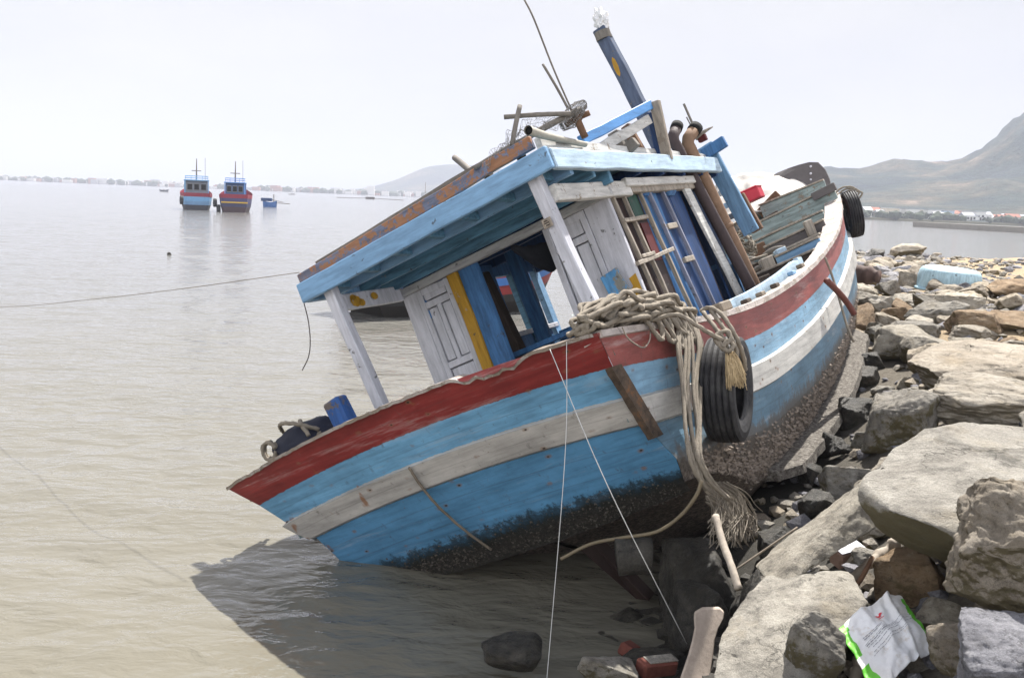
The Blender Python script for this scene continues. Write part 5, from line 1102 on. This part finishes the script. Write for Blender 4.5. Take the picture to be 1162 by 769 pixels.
# ------------------------------------------------------------------ other boats
def other_boat(loc, rz, L, B, H, label, cols, name='fishing_boat', cabin=(.3, .62, .62, 1.9), mast=2.6, ccol=None, group=None, trim=None, rake=0):
    """cols: hull colours bottom, band, upper, strake;  cabin: y0, y1 (fractions of L), half width fraction, height"""
    root = empty(name, label, 'fishing boat', loc=loc, rz=rz, group=group)
    rows = [(-.35, .55, 0), (.0, .80, 0), (.30, .90, 0), (.301, .905, 1), (.52, .94, 1), (.521, .945, 2), (.78, .97, 2), (.781, .985, 3), (1.0, 1.0, 3)]
    mb = MB(); ny = 26; nrr = len(rows)
    for sg in (1, -1):
        vs = []
        for i in range(ny + 1):
            q = i / ny; wv = B / 2 * (.80 + .2 * sm(0, .3, q)) * (1 - max(0, (q - .55) / .45) ** 2.2 * .97); sh = 1 + .62 * max(0, q - .45) ** 1.7 * 2.2 + .12 * max(0, .25 - q)
            for z, x, _ in rows: vs.append((sg * wv * (x if q < .7 else x - (1 - x) * (q - .7) * 2.6 if x < 1 else 1), q * L + .12 * L * (z - .5) * sm(.6, 1, q) - rake * z * H * max(0, 1 - q * 4), z * H * sh))
        for i in range(ny):
            for k in range(nrr - 1): mb.add([vs[i * nrr + k], vs[(i + 1) * nrr + k], vs[(i + 1) * nrr + k + 1], vs[i * nrr + k + 1]], [(0, 1, 2, 3)], rows[k][2] if rows[k][2] == rows[k + 1][2] else rows[k + 1][2])
    wv = B / 2 * .8; sh = 1.03
    for k in range(nrr - 1):
        (z0, x0, m0), (z1, x1, m1) = rows[k], rows[k + 1]; mb.add([(-wv * x0, -rake * z0 * H, z0 * H * sh), (wv * x0, -rake * z0 * H, z0 * H * sh), (wv * x1, -.02 - rake * z1 * H, z1 * H * sh), (-wv * x1, -.02 - rake * z1 * H, z1 * H * sh)], [(0, 1, 2, 3)], m1)
    mats = [plain(f'boat paint {label[:14]} {i}', c, .6, .25, 2, .1) for i, c in enumerate(cols)]
    mb.build('hull', mats, root)
    tm_ = plain('trim paint ' + label[:12], trim, .6, .2, 3, .1) if trim else mats[2]
    mb = MB(); vs = []
    for i in range(ny + 1):
        q = i / ny; wv = B / 2 * (.78 + .2 * sm(0, .3, q)) * (1 - max(0, (q - .55) / .45) ** 2.2 * .97); vs += [(-wv, q * L, H * .78), (wv, q * L, H * .78)]
    mb.add(vs, [(2 * i, 2 * i + 1, 2 * i + 3, 2 * i + 2) for i in range(ny)]); mb.build('deck', M['deckwood'], root)
    if cabin:
        y0, y1, hw, ch = cabin; y0 *= L; y1 *= L; hw *= B / 2; z0 = H * .78; z1 = z0 + ch; cm = plain('cabin paint ' + label[:14], ccol, .6, .2, 3, .1)
        MB().box((0, (y0 + y1) / 2, (z0 + z1) / 2), (2 * hw, y1 - y0, z1 - z0)).build('cabin', cm, root)
        MB().box((0, (y0 + y1) / 2 - .2, z1 + .06), (2 * hw + .3, y1 - y0 + .8, .12)).build('roof', tm_, root, bevel=.02)
        for k in range(3):
            x = (-.62 + .62 * k) * hw; wf = MB().box((x, y0 - .03, z0 + ch * .62), (hw * .50, .05, ch * .42)).build('window', M['metal'], root); MB().box((x, y0 - .065, z0 + ch * .62), (hw * .42, .03, ch * .34)).build('pane', M['black'], wf)
        for sg in (-1, 1):
            for yy in (y0 - .45, y1 + .1): MB().beam((sg * (hw + .05), yy, z0), (sg * (hw + .05), yy, z1), .1, .1, up=(0, 1, 0)).build('post', tm_, root)
        for zz in (.22, .45):
            MB().tube([(-hw, y0 - .4, z1 + .1 + zz), (hw, y0 - .4, z1 + .1 + zz), (hw, y1, z1 + .1 + zz), (-hw, y1, z1 + .1 + zz), (-hw, y0 - .4, z1 + .1 + zz)], .035, 6).build('handrail', tm_, root)
        for k in range(5): MB().tube([(-hw + hw * k / 2, y0 - .4, z1), (-hw + hw * k / 2, y0 - .4, z1 + .55)], .03, 6).build('rail_post', tm_, root)
        if mast:
            MB().tube([(0, y0 + .8, z1), (.02, y0 + .8, z1 + mast)], lambda q: .10 - .06 * q, 8).build('mast', M['oldwood'], root)
            MB().tube([(-.55, y0 + .8, z1 + mast * .45), (.55, y0 + .8, z1 + mast * .45)], .05, 6).build('crosstree', M['oldwood'], root)
            MB().tube([(hw * .8, y0 + 1.2, z1), (hw * .8, y0 + 1.2, z1 + mast * 1.05)], .022, 5).build('antenna', M['oldwood'], root)
    return root
pA = on_z(223.5, 238.5); pB = on_z(266, 241.0)
other_boat(tuple(pA), rad(19), 9, 3.7, 1.95, 'light blue moored fishing boat with grey cabin windows, left of the far pair', [(.05, .05, .06), (.16, .30, .48), (.17, .36, .58), (.25, .03, .05)], ccol=(.20, .22, .26), cabin=(.12, .5, .68, 1.9), trim=(.17, .36, .58))
rb = other_boat(tuple(pB), rad(13), 9, 3.7, 2.0, 'navy moored fishing boat with yellow stripe and maroon rail, right of the far pair', [(.06, .035, .04), (.04, .04, .09), (.05, .045, .12), (.22, .02, .04)], ccol=(.05, .10, .22), cabin=(.12, .5, .56, 1.75), mast=2.5, trim=(.12, .26, .55))
MB().beam((-1.46, -.05, 1.12), (1.46, -.05, 1.12), .06, .16).build('stripe', plain('yellow stripe', (.5, .32, .04), .6), rb)
for k, (u, v, lb) in enumerate(((206, 227, 'black tyre fender on the left side of the light blue far boat'), (244, 230, 'black tyre fender between the two far moored boats'), (248, 237, 'black tyre fender low on the hull of the navy far boat'))):
    o = make_tyre(.5, .35, M['tyre'], 2); p = at(u, v, 116.2); o.location = p; o.rotation_euler = (0, 0, rad(25)); tag(o, lb, 'tyre')
def raft(u0, u1, v, d, label):
    a, b_ = on_z(u0, v), on_z(u1, v); root = empty('raft_boat', label, 'boat', loc=tuple((a + b_) / 2)); hl = (b_[0] - a[0]) / 2
    mb = MB(); vs = []
    for i in range(13):
        q = -1 + i / 6; k = 1 - abs(q) ** 4; vs += [(q * hl, -.7 * k - .1, .75 + .25 * q * q), (q * hl * .94, -.55 * k - .05, -.2), (q * hl * .94, .55 * k + .05, -.2), (q * hl, .7 * k + .1, .75 + .25 * q * q)]
    mb.add(vs, [(4 * i + k, 4 * i + 4 + k, 4 * i + 5 + k, 4 * i + 1 + k) for i in range(12) for k in range(3)] + [(4 * i, 4 * i + 3, 4 * i + 7, 4 * i + 4) for i in range(12)])
    mb.build('hull', plain('raft blue', (.05, .13, .33), .6), root)
    MB().box((-hl * .45, 0, 1.15), (1.6, 1.0, .5)).build('engine_box', M['dblue'], root, bevel=.05)
    MB().beam((hl * .1, 0, .7), (hl * 2.4, 2, -.3 + .9), .10, .10).build('boom', M['oldwood'], root)
    MB().beam((-.2, .2, 1.2), (hl * 1.7, 1, .8), .08, .08).build('boom', M['oldwood'], root)
    MB().tube([(hl * .55, 0, .7), (hl * .55, 0, 2.0)], .07, 6).build('post', M['oldwood'], root)
raft(287, 324, 235, 130, 'low blue open boat with long poles, right of the two far moored boats')
p = on_z(183, 217.5)
def skiff(u, v, ln, label, col):
    p = on_z(u, v); d = (p - CAM) @ _f; hl = ln / FPX * d / 2; root = empty('skiff', label, 'boat', loc=tuple(p)); mb = MB(); vs = []
    for i in range(13):
        q = -1 + i / 6; k = 1 - abs(q) ** 3 * .95; vs += [(q * hl, -.8 * k, .6 + .5 * q * q), (q * hl * .85, -.4 * k, -.2), (q * hl * .85, .4 * k, -.2), (q * hl, .8 * k, .6 + .5 * q * q)]
    mb.add(vs, [(4 * i + k, 4 * i + 4 + k, 4 * i + 5 + k, 4 * i + 1 + k) for i in range(12) for k in range(3)] + [(4 * i, 4 * i + 3, 4 * i + 7, 4 * i + 4) for i in range(12)])
    mb.build('hull', plain('skiff paint ' + label[:9], col, .6), root); MB().box((0, 0, .7), (hl * .3, 1.0, .25)).build('seat', M['oldwood'], root)
skiff(186, 217.5, 11, 'tiny grey skiff far out, left of the moored pair', (.12, .13, .16))
skiff(331, 221, 8, 'tiny white skiff near the far shore above the long poles', (.5, .5, .5))
# fishing platform far out, pole stake, floating debris
p = on_z(420, 226); d = (p - CAM) @ _f; pl = empty('net_platform', 'low dark net platform with long poles lying far out on the water', 'platform', loc=tuple(p))
MB().box((0, 0, .5), (4, 3, 1.1)).build('hut', M['darkwood'], pl, bevel=.1)
for sg, v in ((-1, 0), (1, 1)): MB().beam((sg * 1.5, 0, .4), (sg * d * 38 / FPX, 0, .15), .25, .25).build('boom', M['oldwood'], pl)
a = on_z(482, 231); wobj(MB().tube([a + A(0, 0, -.3), at(483, 207, (a - CAM) @ _f)], .10, 6), 'stake', M['oldwood'], 'thin upright stake in the water just above the roof edge of the wreck', 'stake')
p = on_z(193, 289); q = rock_mesh(77, 12); q.materials.append(M['rdark']); o = bpy.data.objects.new('debris', q); COL.objects.link(o); o.location = p; o.scale = (.10, .1, .11); tag(o, 'small dark piece of debris floating on the open water below the far boats', 'debris')
# the boat moored behind the wreck
pC = on_z(432, 363)
o = other_boat((pC[0] - .45, pC[1] + 1.0, 0), rad(-50), 5.6, 2.3, .86, 'red and blue boat with dark hull moored close behind the wreck', [(.025, .022, .02), (.03, .03, .03), (.22, .03, .03), (.05, .14, .36)], cabin=None, rake=.75)

# ------------------------------------------------------------------ right-hand shore: quay and houses
a_, b2 = on_z(1045, 257.5), on_z(1300, 272); qw = empty('quay_wall', 'long grey stone quay wall below the hill across the bay', 'quay wall', loc=tuple(a_)); dq = b2 - a_
MB().beam((0, 0, .6), tuple(dq + A(0, 0, .6)), 5, 1.3).build('wall', plain('quay stone', (.24, .22, .19), .95, .4, .6, .3), qw)
for k in range(9): MB().box(dq * (.04 + .105 * k) + A(0, -2.6, .3), (.9, .5, 1.5)).build('buttress', plain('quay post', (.12, .11, .10), .95), qw)
random.seed(17); hm = [plain('house wall white', (.66, .65, .62), .9, .1), plain('house wall cream', (.55, .48, .38), .9, .1), plain('house wall blue', (.35, .45, .55), .9, .1)]; rm = [plain('house roof red', (.30, .12, .08), .9, .2), plain('house roof grey', (.30, .31, .33), .8, .2), plain('house roof pale', (.5, .5, .5), .8, .2)]
for k in range(30):
    u = 975 + k * 6.4 + random.uniform(-2, 2); d = 500 + random.uniform(-8, 16); p = at(u, 250, d); w_, h_, dp = random.uniform(3, 7), random.choice([2.2, 2.6, 2.8, 3.4, 4.6]), random.uniform(5, 8)
    wc, rc = random.randrange(3) if random.random() < .4 else 0, random.randrange(3)
    nm = [('white', 'cream', 'blue')[wc], ('red', 'grey', 'pale')[rc]]; flat = h_ > 4
    hs = empty('house', f"{nm[0]} {'tall flat-topped' if flat else 'low'} house with {nm[1]} roof on the far shore below the hill", 'house', loc=(p[0], p[1], 1.2), group=f"{nm[0]} {'tall' if flat else 'low'} houses with {nm[1]} roofs on the shore")
    MB().box((0, 0, h_ / 2), (w_, dp, h_)).build('wall', hm[wc], hs)
    if flat: MB().box((0, 0, h_ + .15), (w_ + .4, dp + .4, .3)).build('roof', rm[rc], hs)
    else: x, y = w_ / 2 + .4, dp / 2 + .4; MB().add([(-x, -y, h_), (x, -y, h_), (x, y, h_), (-x, y, h_), (-x, 0, h_ + 1.6), (x, 0, h_ + 1.6)], [(0, 1, 5, 4), (2, 3, 4, 5), (0, 4, 3), (1, 2, 5), (0, 3, 2, 1)]).build('roof', rm[rc], hs)
    for q in range(2): MB().box((-w_ * .22 + w_ * .44 * q, -dp / 2 - .03, h_ * .55), (1.0, .08, 1.1)).build('window', M['black'], hs)
    MB().box((0, -dp / 2 - .03, 1.0), (.9, .08, 2.0)).build('door', M['darkwood'], hs)
mb = MB(); a, b_ = on_z(930, 249), on_z(1300, 262)
wobj(MB().box((215, 540, .4), (420, 120, 1.4)), 'land', plain('shore land', (.16, .15, .09), 1, .3, .1), None, None, kind='structure', smooth=False)

bm = bmesh.new(); random.seed(41)
for i in range(420):
    u = random.uniform(930, 1260); d = random.uniform(470, 620); r_ = random.uniform(.8, 2.6); q = at(u, 250, d)
    bmesh.ops.create_icosphere(bm, subdivisions=1, radius=r_, matrix=Matrix.Translation((q[0], q[1], 1.0 + r_ * .7 + max(0, d - 520) * .012)) @ Matrix.Diagonal((1.3, 1, 1, 1)))
for q in bm.verts: q.co += Vector((noise.noise(q.co * .9), noise.noise(q.co * .9 + Vector((9, 0, 0))), noise.noise(q.co * .9 + Vector((0, 9, 0))))) * .9
me = bpy.data.meshes.new('shore_trees'); bm.to_mesh(me); bm.free(); me.materials.append(plain('shore foliage', (.045, .06, .035), 1, .4, .3))
o = bpy.data.objects.new('shore_trees', me); COL.objects.link(o); tag(o, 'dark bushes and trees among the houses at the foot of the hill', 'trees', kind='stuff')

# ------------------------------------------------------------------ air
hzb = MB().box((0, 0, 97), (18600, 18600, 206)); hm_ = bpy.data.materials.new('haze'); hm_.use_nodes = True; n_ = hm_.node_tree; n_.nodes.clear()
ho = n_.nodes.new('ShaderNodeOutputMaterial'); pv_ = n_.nodes.new('ShaderNodeVolumePrincipled'); pv_.inputs['Density'].default_value = .00050; pv_.inputs['Color'].default_value = (.53, .555, .64, 1); pv_.inputs['Anisotropy'].default_value = 0.0
n_.links.new(pv_.outputs[0], ho.inputs['Volume'])
o = hzb.build('haze', hm_); o['kind'] = 'stuff'
